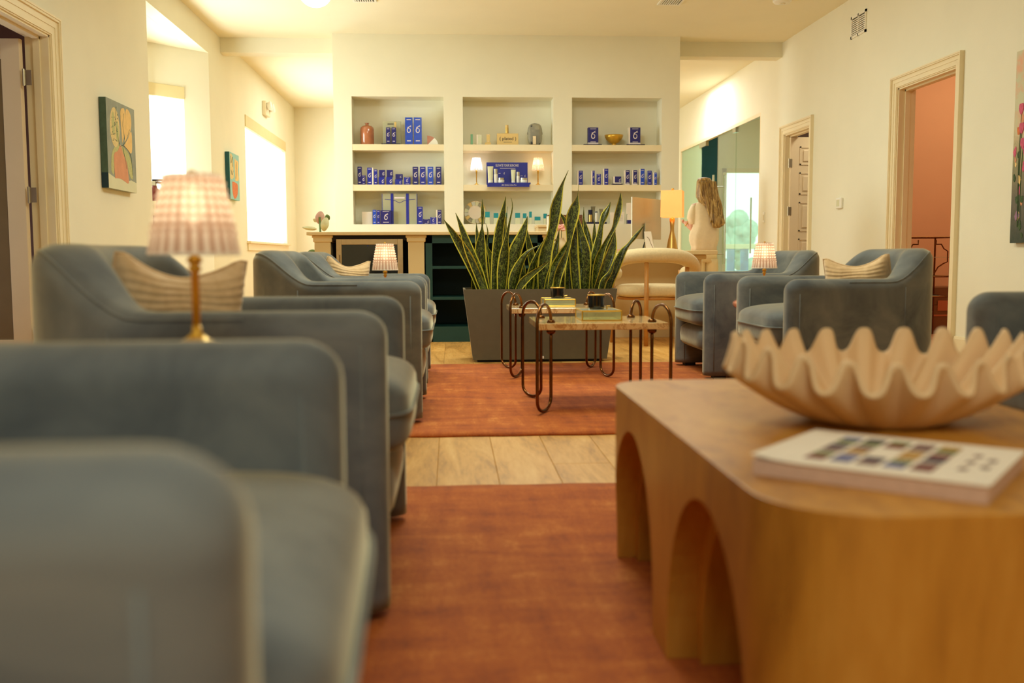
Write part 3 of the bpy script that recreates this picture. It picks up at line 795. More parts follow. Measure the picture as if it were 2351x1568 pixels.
def pillow(loc, rot, sc, label, first=None):
    o = bpy.data.objects.new('pillow', None); C.objects.link(o); o.location = loc; o.rotation_euler = rot; o.scale = (sc,)*3
    tag(o, label, 'pillow', 'ribbed beige pillows')
    p = obj('cover', pme, None, o)
    global pip
    if pip is None: q = obj('piping', piping_ring(.44, .052), 'corduroy', o, True); pip = q.data
    else: obj('piping', pip, None, o)
pillow((-.64, 2.33, .55), (math.radians(14), math.radians(4), math.radians(42)), .80, 'ribbed beige pillow in the armchair behind the nearest glass lamp')
pillow((-.62, 5.80, .545), (math.radians(14), math.radians(6), math.radians(42)), .76, 'ribbed beige pillow in the far armchair of the left row')
pillow((1.93, 4.60, .545), (math.radians(14), math.radians(-4), math.radians(-42)), .78, 'ribbed beige pillow in the right row armchair beside the pink doorway')

# ================================================================== SIDE TABLES with glass lamps
st = thing('side_table', 'round glossy pink side table between the right row armchairs', 'side table', (1.72, 5.28, RZ), 0, 'round pink side tables')
obj('table_top', lt([(.0, .475), (.10, .475), (.175, .470), (.198, .455), (.20, .44), (.19, .425), (.15, .40), (.08, .385), (.0, .38)][::-1], 36, cap=False), 'pink_gloss', st, True)
obj('pedestal', lt([(.0, 0), (.13, 0), (.14, .012), (.12, .03), (.07, .10), (.05, .22), (.06, .33), (.09, .39)], 32), 'pink_gloss', st, True)
sl = copy_tree(st, (-.36, 5.175, RZ), 0, 'round glossy pink side table between the two far left row armchairs')
sl.scale = (.74, .74, 1)
LMX = WY(450, 700, 1.60).x
zn = WY(455, 797, 1.60).z
sn = copy_tree(st, (LMX, 1.60, RZ), 0, 'round glossy pink side table hidden under the nearest glass lamp'); sn.scale = (.95, .95, (zn-RZ)/.476)

def lamp_meshes():
    zs = lambda q: q
    base = lt([(0, 0), (.05, 0), (.052, .004), (.05, .008), (.03, .011), (.018, .016), (.008, .026), (.0065, .04)], 28)
    stem = bmesh.new(); lathe(stem, [(.0062, .02), (.0062, .135), (.010, .138), (.010, .144), (.0075, .146), (.0075, .150), (.012, .154), (.012, .160), (.0072, .163), (.0072, .20)], 16)
    sh = bmesh.new(); seg = 144; nv = 66; rings = []
    for j in range(nv+1):
        v = j/nv; z = .167+.140*v; R = .068-.027*v
        ring = []
        for i in range(seg):
            th = 2*PI*i/seg
            fl = .0034*abs(math.cos(th*12))*(1 if v > .02 else .2)
            bead = .0040*(math.cos(v*PI*11)**2)*abs(math.cos(th*12))*smooth01((v-.16)/.12)
            ring.append(sh.verts.new(((R+fl+bead)*math.cos(th), (R+fl+bead)*math.sin(th), z)))
        rings.append(ring)
    for a, b in zip(rings, rings[1:]):
        for i in range(seg): sh.faces.new((a[i], a[(i+1) % seg], b[(i+1) % seg], b[i]))
    top = bmesh.new(); lathe(top, [(.0, .306), (.040, .306), (.0405, .309), (.0, .309)], 32, cap=False)
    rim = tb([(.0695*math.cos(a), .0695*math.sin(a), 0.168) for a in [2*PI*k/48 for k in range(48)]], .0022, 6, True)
    fin = lt([(.004, .309), (.006, .312), (.004, .316), (0.001, .317)], 12)
    bulb = sq((0, 0, .255), (.017, .017, .036), 1, 1, 14, 10)
    return base, stem, sh, top, rim, fin, bulb
def make_lamp(label, cat_group='small lamps with ribbed glass shades'):
    t = thing('table_lamp', label, 'lamp', (0, 0, 0), 0, cat_group)
    b, s, sh, top, rim, fin, bulb = lamp_meshes()
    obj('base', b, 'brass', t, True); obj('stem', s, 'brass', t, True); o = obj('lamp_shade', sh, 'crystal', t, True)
    obj('shade_top', top, 'crystal', t, True); obj('shade_rim', rim, 'white_plastic', t, True); obj('finial', fin, 'brass', t, True); obj('bulb', bulb, 'bulb_glow', t, True)  # rim is lit glass, its brightness put in as plain white colour
    return t
lp = make_lamp('largest ribbed glass lamp on thin brass stem, left foreground')
lp.location = (LMX, 1.60, zn)
S0 = .268/.317
lp.scale = (1, 1, (WY(450, 390, 1.60).z-zn)/.317)
def glow(x, y, z, e, col=(1, .80, .55)):
    l = bpy.data.lights.new('lamp_glow', 'POINT'); l.energy = e; l.color = col; l.shadow_soft_size = .015
    o = bpy.data.objects.new('lamp_glow', l); C.objects.link(o); o.location = (x, y, z)
glow(LMX, 1.60, zn+.25*.86, 5.0); glow(WY(884, 600, 5.18).x, 5.18, .49+.235, 4.0); glow(WY(1755, 600, 5.28).x, 5.28, .49+.235, 4.0)
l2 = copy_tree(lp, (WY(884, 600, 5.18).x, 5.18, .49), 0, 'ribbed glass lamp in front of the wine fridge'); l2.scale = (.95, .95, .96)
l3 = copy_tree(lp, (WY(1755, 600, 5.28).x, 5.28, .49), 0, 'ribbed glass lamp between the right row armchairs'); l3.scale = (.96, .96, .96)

# ================================================================== COFFEE TABLE
TX0, TX1, TY0, TY1, TZ = .372, 1.075, 1.075, 2.335, .425
def rounded(x0, x1, y0, y1, r, n=12):
    pts = []
    for cx, cy, a0, rr in ((x1-r[0], y0+r[0], -PI/2, r[0]), (x1-r[1], y1-r[1], 0, r[1]), (x0+r[2], y1-r[2], PI/2, r[2]), (x0+r[3], y0+r[3], PI, r[3])):
        for k in range(n+1): a = a0+PI/2*k/n; pts.append((cx+rr*math.cos(a), cy+rr*math.sin(a)))
    return pts
ctb = thing('coffee_table', 'light wood coffee table with arched openings and rounded corners, right foreground', 'coffee table', ((TX0+TX1)/2, (TY0+TY1)/2, RZ))
hx, hy = (TX1-TX0)/2, (TY1-TY0)/2
bm = pr(rounded(-hx, hx, -hy, hy, (.14, .14, .12, .14)), 'z', 0, TZ-RZ)
body = obj('body', bm, 'table_wood', ctb)
def arch_cut(ya, yb, zt_a):
    yc = (ya+yb)/2; bm = bmesh.new(); secs = []
    for X, sh_ in ((-hx-.02, 0), (-hx+.055, .0), (-hx+.0551, .030), (hx-.0551, .030), (hx-.055, 0), (hx+.02, 0)):
        w_ = (yb-ya)/2-sh_; zt__ = zt_a-sh_
        zs_ = .02
        pts = [(yc-w_, -.02)]
        for k in range(25):
            a = PI-PI*k/24; pts.append((yc+w_*math.cos(a), zs_+(zt__-zs_)*max(0, math.sin(a))**.86))
        pts.append((yc+w_, -.02)); secs.append([bm.verts.new((X, p[0], p[1])) for p in pts])
    m = len(secs[0])
    for a, b in zip(secs, secs[1:]):
        for k in range(m): bm.faces.new((a[k], a[(k+1) % m], b[(k+1) % m], b[k]))
    bm.faces.new(secs[0]); bm.faces.new(secs[-1]); return bm
ycen = (TY0+TY1)/2
for ya, yb in ((1.205, 1.675), (1.80, 2.265)):
    c_ = obj('cutter', arch_cut(ya-ycen, yb-ycen, .338), 'table_wood', ctb)
    md = body.modifiers.new('cut', 'BOOLEAN'); md.object = c_; md.operation = 'DIFFERENCE'; md.solver = 'EXACT'
md = body.modifiers.new('bev', 'BEVEL'); md.width = .005; md.segments = 2; md.limit_method = 'ANGLE'; md.angle_limit = math.radians(50)
bpy.context.view_layer.update()
me = bpy.data.meshes.new_from_object(body.evaluated_get(bpy.context.evaluated_depsgraph_get()))
body.modifiers.clear(); body.data = me
for o in [o for o in C.objects if o.name.startswith('cutter')]: bpy.data.objects.remove(o)

# ruffled bowl
def ruffle():
    bm = bmesh.new(); seg = 360; n = 22; prof = 26; rings = []
    for j in range(prof+1):
        t = j/prof
        ring = []
        for i in range(seg):
            th = 2*PI*i/seg+.08
            cx_, sy_ = math.cos(th), math.sin(th)
            wob = 1+.10*math.sin(th*2+.6)*.3
            k = math.tanh(1.5*math.cos(n*th+.5*math.sin(2*th)+.7)+.25)
            R0 = .095; a = .262*wob; b = .185*wob
            base = R0*min(1, t/.22)
            tt = max(0, (t-.22)/.78)
            ra = base+(a-R0)*tt**.9; rb = base+(b-R0)*tt**.9
            amp = .036*tt**1.2
            z = .104*tt**1.35+.032*tt**1.6*k*(.8+.2*abs(cx_))+tt**2.2*(.014*cx_**4+.016*sy_)
            rr = amp*k*-.22
            sx = amp*.55*math.sin(n*th+.5*math.sin(2*th)+.7)*0
            ring.append(bm.verts.new(((ra+rr)*cx_, (rb+rr)*sy_, z+.004)))
        rings.append(ring)
    for a, b in zip(rings, rings[1:]):
        for i in range(seg):
            if len({a[i], a[(i+1) % seg], b[i]}) == 3: bm.faces.new((a[i], a[(i+1) % seg], b[(i+1) % seg], b[i]))
    bmesh.ops.remove_doubles(bm, verts=bm.verts[:], dist=.0002)
    return bm
bo = obj('ruffled_bowl', ruffle(), 'bowl_clay', None, True); bo.location = (.757, 1.715, TZ+.001)
md = bo.modifiers.new('s', 'SOLIDIFY'); md.thickness = .009; md.offset = 1; md2 = bo.modifiers.new('b', 'SUBSURF'); md2.levels = 0; md2.render_levels = 0
bpy.context.view_layer.update(); me = bpy.data.meshes.new_from_object(bo.evaluated_get(bpy.context.evaluated_depsgraph_get())); bo.modifiers.clear(); bo.data = me
zmin = min(v.co.z for v in me.vertices); bo.location.z = TZ-zmin+.0005
tag(bo, 'beige clay bowl with deeply ruffled rim on the wooden coffee table', 'bowl')

# book
Lp = Vector((.401, 1.300)); Fp = Vector((.622, 1.120)); Bp = Vector((.560, 1.497))
U = (Fp-Lp); Vv = (Bp-Lp); bl = U.length; bwid = .262
bk2 = thing('book', 'thick white book with colour swatches on its cover, on the wooden coffee table', 'book', (Lp.x, Lp.y, TZ+.0005), math.atan2(U.y, U.x))
bl = .295; TH = .023
obj('pages', bx(.002, bl-.002, .002, bwid-.002, .0, TH-.0015), 'paper_edge', bk2)
bm = bmesh.new(); nn = 10
rows = []
for i in range(nn+1):
    x = bl*i/nn; lift = .006*max(0, 1-x/.06)**2
    rows.append([bm.verts.new((x, 0, TH-.0012+lift)), bm.verts.new((x, bwid, TH-.0012+lift*.2)), bm.verts.new((x, bwid, TH+lift*.2)), bm.verts.new((x, 0, TH+lift))])
for a, b in zip(rows, rows[1:]):
    for k in range(4): bm.faces.new((a[k], a[(k+1) % 4], b[(k+1) % 4], b[k]))
bm.faces.new(rows[0]); bm.faces.new(rows[-1]); obj('cover', bm, 'paper_white', bk2)
cols = ['sw_red', 'sw_mauve', 'sw_green', 'sw_blue', 'sw_ochre', 'sw_green', 'sw_mauve', 'plum_line', 'sw_red', 'sw_blue', 'sw_ochre', 'sw_mauve', 'sw_red', 'plum_line', 'sw_green']
for c_ in range(5):
    for r_ in range(3):
        x0 = .058+c_*.034; y0 = .040+r_*.066
        if c_ == 2 and r_ == 1: continue
        obj('swatch', bx(x0, x0+.026, y0, y0+.028, TH+.0002, TH+.0009), cols[(c_*3+r_) % 15], bk2)
        obj('swatch', bx(x0, x0+.026, y0+.029, y0+.056, TH+.0002, TH+.0009), cols[(c_*4+r_*2+5) % 15], bk2)
for k in range(5): obj('cover_print', bx(.243+(k % 2)*.022, .254+(k % 2)*.022, .075+.024*k, .093+.024*k, TH+.0002, TH+.0006), 'sw_mauve', bk2)

# ================================================================== MARBLE TABLES
def make_marble(label):
    t = thing('marble_table', label, 'side table', (0, 0, 0), 0, 'marble tables on copper loop legs')
    obj('table_top', bx(-.30, .297, -.225, .30, .372, .402, .003), 'marble', t)
    for (k, o) in (((-.235, -.17), (-.312, -.33)), ((.232, -.17), (.285, -.33)), ((-.25, .17), (-.33, .31)), ((.195, .17), (.272, .31))):
        k = Vector(k); o = Vector(o); d = o-k; L = d.length; r = L/2; mid = (k+o)/2; d.normalize()
        zt_, zb_ = .41, r*.62+.008
        pts = []
        def q(s, z): return (mid.x+d.x*s, mid.y+d.y*s, z)
        pts.append(q(-r, .40))
        for i in range(13):
            a = PI-PI*i/12; pts.append(q(r*math.cos(a), .408+r*.92*math.sin(a)))
        for i in range(1, 6): pts.append(q(r, .408+(zb_-.408)*i/6))
        for i in range(13):
            a = -PI*i/12; pts.append(q(r*math.cos(a), zb_+r*.62*math.sin(a)))
        for i in range(1, 6): pts.append(q(-r, zb_+(.372-zb_)*i/6))
        pts.append(q(-r, .37))
        lg = obj('leg', tb(pts, .0075, 10), 'copper', t, True)
        kb = bmesh.new(); lathe(kb, [(.0, .402), (.019, .402), (.021, .407), (.016, .414), (.009, .418), (0, .418)], 20, (k.x, k.y), False)
        obj('collar', kb, 'copper', lg, True); kb = bmesh.new(); lathe(kb, [(0, .35), (.012, .35), (.021, .358), (.022, .372), (0, .372)], 20, (k.x, k.y), False); obj('collar', kb, 'copper', lg, True)
    return t
TA = (.69, 4.69); TB = (.65, 6.0)
mt = make_marble('beige marble table on copper loop legs, nearer of the two'); mt.location = (*TA, RZ)
copy_tree(mt, (*TB, RZ), 0, 'beige marble table on copper loop legs, farther one against the planter')
ZM = RZ+.402
def glass_box(px, Yf, hgt, label, dep=.24):
    a = WZ(px[0], px[2], ZM); b = WZ(px[1], px[2], ZM); wd = b.x-a.x; h = hgt
    t = thing('glass_box', label, 'box', (a.x+wd/2, a.y+dep/2, ZM), 0, 'ribbed glass boxes with brass edges')
    w2 = wd/2; d2 = dep/2; e = .0035
    obj('glass_panel', bx(-w2, w2, -d2, -d2+.003, .003, h), 'glass_box', t); obj('glass_panel', bx(-w2, -w2+.003, -d2, d2, .003, h), 'glass_box', t)
    obj('glass_panel', bx(w2-.003, w2, -d2, d2, .003, h), 'glass_box', t); obj('glass_panel', bx(-w2, w2, d2-.003, d2, .003, h), 'glass_box', t)
    obj('lid', bx(-w2, w2, -d2, d2, h-.001, h+.002), 'glass_box', t); obj('bottom', bx(-w2, w2, -d2, d2, 0, .003), 'pale_carton', t)
    bm = bmesh.new()
    for z in (.002, h): 
        tube(bm, [(-w2, -d2, z), (w2, -d2, z), (w2, d2, z), (-w2, d2, z)], e, 4, True)
    for sx in (-w2, w2):
        for sy in (-d2, d2): tube(bm, [(sx, sy, 0), (sx, sy, h)], e, 4)
    obj('frame', bm, 'brass', t)
    obj('lid_knob', tb([(w2*.45, 0, h+.002), (w2*.45, 0, h+.018), (w2*.62, 0, h+.018)], .0035, 6), 'brass', t)
    bm = bmesh.new(); n = int(wd/.007)
    for i in range(n): box(bm, -w2+.004+i*(wd-.008)/n, -w2+.004+(i+.5)*(wd-.008)/n, -d2-.0012, -d2, .008, h-.006)
    o = obj('glass_ribs', bm, 'glass_box', t); o['kind'] = 'stuff'
    return t, h
g1, h1 = glass_box((1337, 1429, 737), 4.5, .046, 'ribbed glass box with brass edges on the nearer marble table')
g2, h2 = glass_box((1251, 1322, 703), 5.8, .040, 'ribbed glass box with brass edges on the farther marble table')
def candle(px, py, Y, z, wpx, hh, label):
    p = WY(px, py, Y); r = wpx/2/FPX*Y
    t = thing('candle', label, 'candle', (p.x, Y, z), 0, 'black glass candles with brass rims')
    obj('vessel', lt([(0, 0), (r*.90, 0), (r*.93, .004), (r, hh), (r*.9, hh), (r*.88, hh-.01), (0, hh-.012)], 32, cap=False), 'black_glass', t, False)
    obj('rim', tb([(r*.97*math.cos(a), r*.97*math.sin(a), hh) for a in [2*PI*k/32 for k in range(32)]], .0028, 6, True), 'brass', t, True)
candle(1369, 700, g1.location.y+.02, ZM+h1+.003, 40, WY(1369, 679, g1.location.y).z-ZM-h1, 'black glass candle on the nearer glass box')
candle(1280, 680, g2.location.y+.02, ZM+h2+.003, 33, WY(1280, 662, g2.location.y).z-ZM-h2, 'black glass candle on the farther glass box')

# ================================================================== PLANTER and snake plants
pl = thing('planter', 'long tapered taupe planter box on small feet behind the marble tables', 'planter', (.605, 6.95, 0))
bm = bmesh.new(); b0, b1, t0, t1 = -.458, .458, -.52, .523; zb, ztp = .018, .497
vs = [bm.verts.new(p) for p in [(b0, -.215, zb), (b1, -.215, zb), (b1, .13, zb), (b0, .13, zb), (t0, -.24, ztp), (t1, -.24, ztp), (t1, .17, ztp), (t0, .17, ztp), (t0+.015, -.225, ztp), (t1-.015, -.225, ztp), (t1-.015, .155, ztp), (t0+.015, .155, ztp), (t0+.02, -.22, ztp-.04), (t1-.02, -.22, ztp-.04), (t1-.02, .15, ztp-.04), (t0+.02, .15, ztp-.04)]]
for q in [(3, 2, 1, 0), (0, 1, 5, 4), (1, 2, 6, 5), (2, 3, 7, 6), (3, 0, 4, 7), (4, 5, 9, 8), (5, 6, 10, 9), (6, 7, 11, 10), (7, 4, 8, 11), (8, 9, 13, 12), (9, 10, 14, 13), (10, 11, 15, 14), (11, 8, 12, 15)]: bm.faces.new([vs[i] for i in q])
obj('box', bm, 'planter_grey', pl)
obj('soil', bx(t0+.02, t1-.02, -.22, .15, ztp-.05, ztp-.038), 'soil', pl)
obj('foot', bx(b0+.03, b1-.03, -.19, .10, 0, .019), 'black_rubber', pl)
p = WY(1245, 820, 6.735); dx_ = p.x-.605
lbp = obj('label_plate', bx(dx_-.011, dx_+.011, -.2205, -.217, p.z-.009, p.z+.009), 'paper_white', pl)

def leaf(pts, Y, parent, ybase, lean=0.0, flip=1):
    # pts: (x, y, half-width px) from base to tip
    q = catmull([(a, b, c) for a, b, c in pts], 18)
    bm = bmesh.new(); uvl = bm.loops.layers.uv.new('UVMap'); rows = []; n = len(q); L = 0; prev = None
    org = parent.location
    us = (0, .11, .30, .5, .70, .89, 1)
    ph = random.uniform(0, 6)
    for i, (x, y, w_) in enumerate(q):
        s = i/(n-1); Yi = Y+lean*s+.012*math.sin(s*4+ph)
        P = WY(x, y, Yi); a = q[max(0, i-1)]; b = q[min(n-1, i+1)]
        t = (WY(b[0], b[1], Yi)-WY(a[0], a[1], Yi)).normalized(); nrm = Vector((t.z, 0, -t.x))
        hw = max(w_, .5)*1.06/FPX*Yi
        if prev is not None: L += (P-prev).length
        prev = P
        tw = .45*math.sin(s*2.4+ph)
        row = []
        for u in us:
            k = (u-.5)*2; off = nrm*hw*k
            dy = flip*(hw*.55*(k*k) + hw*tw*k)
            row.append((bm.verts.new(P+off+Vector((0, dy, 0))-org), u, L))
        rows.append(row)
    for a, b in zip(rows, rows[1:]):
        for k in range(len(us)-1):
            vv = (a[k], a[k+1], b[k+1], b[k]); f = bm.faces.new([v[0] for v in vv])
            for lp_, v in zip(f.loops, vv): lp_[uvl].uv = (v[1], v[2])
    me = bpy.data.meshes.new('leaf'); bm.to_mesh(me); bm.free(); me.shade_smooth(); me.materials.append(MT['snake'])
    o = bpy.data.objects.new('leaf', me); C.objects.link(o); o.parent = parent; return o
def z6(x, y, w_): return (1000+x/3.266, 380+y/3.266, w_/2/3.266)
SP = [thing('snake_plant', 'snake plant at the left end of the taupe planter, outer leaves leaning left', 'plant', (.30, 6.95, .46)),
      thing('snake_plant', 'snake plant in the middle of the taupe planter with the tallest leaf', 'plant', (.62, 6.95, .46)),
      thing('snake_plant', 'snake plant at the right end of the taupe planter, one leaf leaning far right', 'plant', (.93, 6.95, .46))]
LV = [  # plant, depth, [(x,y,w)...] base -> tip in zoom units
 (0, 6.90, [(350, 960, 62), (310, 840, 72), (240, 690, 78), (150, 540, 55), (62, 405, 2)]),
 (0, 6.86, [(375, 960, 58), (320, 800, 76), (255, 640, 72), (200, 480, 40), (150, 355, 2)]),
 (0, 6.93, [(385, 960, 60), (350, 800, 76), (335, 640, 84), (346, 520, 44), (350, 455, 12), (353, 350, 26), (350, 252, 2)]),
 (0, 7.05, [(340, 960, 50), (330, 720, 50), (315, 560, 34), (305, 428, 2)]),
 (0, 7.00, [(440, 960, 50), (432, 800, 56), (420, 700, 50), (385, 600, 10), (392, 500, 10), (376, 432, 1)]),
 (0, 6.88, [(435, 960, 40), (450, 800, 66), (462, 640, 74), (480, 480, 66), (505, 360, 42), (527, 232, 2)]),
 (0, 6.97, [(500, 960, 60), (515, 780, 50), (508, 600, 50), (510, 480, 36), (527, 385, 2)]),
 (0, 6.84, [(495, 960, 62), (503, 800, 84), (518, 660, 74), (530, 560, 34), (552, 440, 16), (577, 310, 8), (566, 242, 1)]),
 (0, 7.08, [(540, 960, 40), (535, 600, 26), (528, 440, 12), (540, 308, 1)]),
 (0, 6.90, [(555, 960, 52), (568, 800, 80), (600, 640, 96), (645, 530, 70), (670, 455, 40), (690, 380, 2)]),
 (0, 7.05, [(745, 960, 50), (735, 800, 54), (712, 650, 50), (690, 540, 30), (683, 465, 2)]),
 (0, 6.88, [(575, 960, 54), (590, 850, 84), (630, 740, 60), (690, 650, 26), (778, 598, 2)]),
 (0, 6.80, [(605, 960, 34), (650, 880, 56), (720, 815, 44), (790, 765, 26), (862, 712, 2)]),
 (0, 7.02, [(400, 960, 50), (402, 820, 56), (394, 700, 34), (388, 590, 2)]),
 (0, 7.04, [(300, 960, 46), (292, 880, 50), (290, 800, 2)]),
 (0, 7.06, [(660, 960, 50), (658, 860, 54), (655, 780, 40), (660, 700, 2)]),
 (0, 7.08, [(600, 960, 60), (610, 820, 50), (600, 690, 30), (615, 600, 2)]),
 (1, 6.98, [(700, 960, 56), (712, 840, 60), (735, 740, 46), (790, 620, 30), (825, 540, 2)]),
 (1, 6.89, [(800, 960, 62), (808, 800, 92), (825, 660, 96), (860, 540, 66), (885, 440, 70), (900, 320, 86), (935, 190, 42), (955, 130, 18), (996, 36, 2)]),
 (1, 6.94, [(862, 960, 50), (872, 820, 62), (895, 680, 52), (912, 580, 30), (928, 478, 2)]),
 (1, 6.86, [(830, 960, 48), (862, 840, 66), (915, 740, 84), (970, 640, 66), (1000, 570, 36), (1008, 470, 70), (1025, 380, 92), (1048, 300, 64), (1066, 225, 6), (1073, 138, 1)]),
 (1, 7.06, [(1030, 960, 50), (1020, 700, 40), (1000, 520, 30), (975, 420, 34), (920, 340, 2)]),
 (1, 6.82, [(900, 960, 40), (915, 840, 62), (950, 740, 58), (985, 650, 30), (1000, 560, 2)]),
 (1, 7.00, [(1000, 960, 60), (1005, 820, 64), (1010, 700, 50), (1005, 620, 4)]),
 (1, 7.03, [(760, 960, 60), (770, 820, 58), (765, 720, 34), (780, 640, 2)]),
 (1, 7.05, [(950, 960, 60), (945, 800, 60), (960, 680, 2)]),
 (1, 6.91, [(1055, 960, 62), (1048, 820, 80), (1045, 650, 92), (1035, 500, 66), (1015, 355, 2)]),
 (2, 6.87, [(1120, 960, 62), (1122, 820, 84), (1118, 660, 94), (1092, 520, 56), (1050, 330, 2)]),
 (1, 7.02, [(1090, 960, 50), (1100, 700, 40), (1106, 480, 26), (1110, 400, 16), (1111, 312, 1)]),
 (2, 6.95, [(1165, 960, 50), (1158, 800, 70), (1148, 640, 76), (1135, 520, 54), (1112, 395, 2)]),
 (2, 7.05, [(1190, 960, 50), (1190, 740, 34), (1188, 600, 34), (1190, 500, 26), (1192, 412, 2)]),
 (2, 6.90, [(1180, 960, 46), (1180, 800, 58), (1205, 650, 62), (1232, 520, 44), (1245, 440, 32), (1270, 370, 50), (1300, 310, 22), (1311, 272, 2)]),
 (2, 6.85, [(1200, 960, 54), (1205, 830, 70), (1225, 700, 62), (1275, 580, 34), (1335, 470, 30), (1360, 380, 52), (1380, 290, 42), (1388, 203, 2)]),
 (2, 6.97, [(1230, 960, 58), (1250, 800, 76), (1285, 660, 76), (1320, 560, 54), (1352, 440, 2)]),
 (2, 6.83, [(1195, 960, 50), (1240, 850, 70), (1290, 720, 84), (1325, 620, 66), (1348, 500, 2)]),
 (2, 6.92, [(1285, 960, 44), (1320, 850, 60), (1365, 740, 62), (1405, 650, 50), (1450, 590, 24), (1500, 530, 30), (1568, 443, 2)]),
 (2, 6.99, [(1215, 960, 56), (1225, 840, 60), (1250, 720, 40), (1245, 600, 2)]),
 (2, 6.80, [(1235, 960, 40), (1260, 870, 50), (1310, 800, 30), (1350, 690, 2)]),
 (2, 7.04, [(1290, 960, 60), (1310, 860, 50), (1300, 780, 2)]),
 (0, 7.10, [(470, 960, 60), (480, 830, 60), (470, 720, 3)]), (1, 7.10, [(830, 960, 66), (835, 800, 60), (845, 700, 3)]), (1, 7.10, [(905, 960, 66), (925, 800, 56), (940, 640, 3)]),
 (2, 7.10, [(1080, 960, 66), (1085, 780, 60), (1075, 620, 3)]), (2, 7.10, [(1140, 960, 66), (1150, 800, 60), (1175, 700, 3)]), (0, 7.08, [(540, 960, 66), (560, 840, 50), (575, 760, 3)]),
]
for k, (pi_, Y, pts) in enumerate(LV): leaf([z6(*p) for p in pts], Y, SP[pi_], 0, random.uniform(-.03, .03), 1 if k % 2 else -1)
# ================================================================== SHELF GOODS
def arcp(c, r, a0, a1, n, rz=None): return [(c[0]+r*math.cos(a0+(a1-a0)*i/n), c[1]+(rz or r)*math.sin(a0+(a1-a0)*i/n)) for i in range(n+1)]
def emblem_mesh(m):
    # ring with a tail sweeping up to the right and a small stroke on the left, unit size about 1.6 high
    bm = bmesh.new()
    pts = [(.62, .92), (.30, .72), (-.05, .48), (-.36, .15), (-.46, -.18), (-.36, -.50), (-.08, -.68), (.22, -.62), (.42, -.38), (.44, -.08), (.28, .16), (.02, .24), (-.2, .18)]
    q = catmull(pts, 26); tube(bm, [(a, 0, b) for a, b in q], [.05+.06*math.sin(PI*min(1, i/26*1.15)) for i in range(27)], 4)
    q = catmull([(-.42, .42), (-.1, .56), (.3, .66), (.66, .62)], 8); tube(bm, [(a, 0, b) for a, b in q], .05, 4)
    for v in bm.verts: v.co.y *= .05
    me = bpy.data.meshes.new('emblem'); bm.to_mesh(me); bm.free(); me.materials.append(MT[m]); return me
EMB = emblem_mesh('silver_print')
UB = {}
def carton(px0, px1, pz, zs, Yf, m, label, group, depth=None, emblem=True, side=None, cat='box', name='carton', strip=True, band=None, off=(0, 0)):
    a = WY(px0, pz, Yf); b = WY(px1, pz, Yf); wd = b.x-a.x; h = a.z-zs
    d = depth or min(max(wd, .03), .10)
    t = thing(name, label, cat, ((a.x+b.x)/2, Yf, zs), 0, group)
    obj('box', bx(-wd/2, wd/2, 0, d, 0, h, .0012, 1), m, t)
    if side:
        s_ = 1 if side > 0 else -1
        obj('side_panel', bx(s_*wd/2, s_*(wd/2+.0035*4), .001, d, 0, h), 'carton_side', t)
    if emblem:
        e = bpy.data.objects.new('emblem', EMB); C.objects.link(e); e.parent = t; s_ = min(wd*.50, h*.24)
        e.location = (off[0]*wd, -.001, h*(.56+off[1])); e.scale = (s_*.95, s_*1.0, s_*1.15)
    if strip:
        obj('label_strip', bx(-wd*.26, wd*.26, -.0012, 0, h*.13, h*.165), 'silver_print', t)
        obj('label_strip', bx(-wd*.30, wd*.30, -.0012, 0, h*.90, h*.93), 'silver_print', t)
    if band:
        obj('band', bx(-wd/2-.0004, wd/2+.0004, -.0008, d, h*band[0], h*band[1]), band[2], t)
    return t
def zc(i, x, y):  # zoom coordinates of the three niche crops -> pixels
    ox = (780, 1040, 1290)[i]; return ox+x/4.611, 200+y/4.611
YS = CY0+.05
Z1, Z2, Z3 = zs1t, zs2t, zbt
def cz(i, x0, x1, yt, zs, m, label, group, Yf=YS, **k):
    a, p = zc(i, x0, yt); b, _ = zc(i, x1, yt); return carton(a, b, p, zs, Yf, m, label, group, **k)
G1, G2, G3 = 'blue cartons in the left niche', 'cartons and bottles in the middle niche', 'blue cartons in the right niche'
# ---- left niche, top shelf
a, _ = zc(0, 217, 500); b, _ = zc(0, 359, 500); pA = WY((a+b)/2, 300, YS+.05); r_ = (b-a)/2/FPX*(YS+.05); hT = WY(a, zc(0, 0, 378)[1], YS+.05).z-Z1
v_ = obj('vase', lt([(0, 0), (r_*.93, 0), (r_, .008), (r_, hT*.70), (r_*.94, hT*.79), (r_*.7, hT*.86), (r_*.30, hT*.89), (r_*.24, hT*.91), (r_*.24, hT*.965), (r_*.36, hT), (r_*.28, hT), (r_*.18, hT*.95), (0, hT*.94)], 36, cap=False), 'amber_glass', None, True)
v_.location = (pA.x, YS+.07, Z1); tag(v_, 'ribbed terracotta pink glass bottle vase at left of top shelf, left niche', 'vase')
def slab_thing(name, i, x0, x1, yt, yb, m, label, cat, Yf, depth, zs, group=None):
    a = zc(i, x0, yt); b = zc(i, x1, yb); A = WY(*a, Yf); B = WY(*b, Yf)
    o = obj(name, bx(-(B.x-A.x)/2, (B.x-A.x)/2, 0, depth, 0, A.z-B.z, .001, 1), m); o.location = ((A.x+B.x)/2, Yf, zs); return tag(o, label, cat, group), A, B
tr, A, B = slab_thing('tray', 0, 440, 640, 587, 600, 'navy_tray', 'thin navy display tray under the gift set, left niche top shelf', 'tray', YS-.02, .14, Z1, 'navy display trays')
zt0 = Z1+A.z-B.z
gs = cz(0, 455, 645, 362, zt0, 'clear_vinyl', 'pale translucent gift set box with two small cartons in front, left niche top shelf', G1, Yf=YS+.05, emblem=False, strip=False, depth=.05)
hh_ = WY(900, zc(0, 0, 362)[1], YS+.05).z-zt0
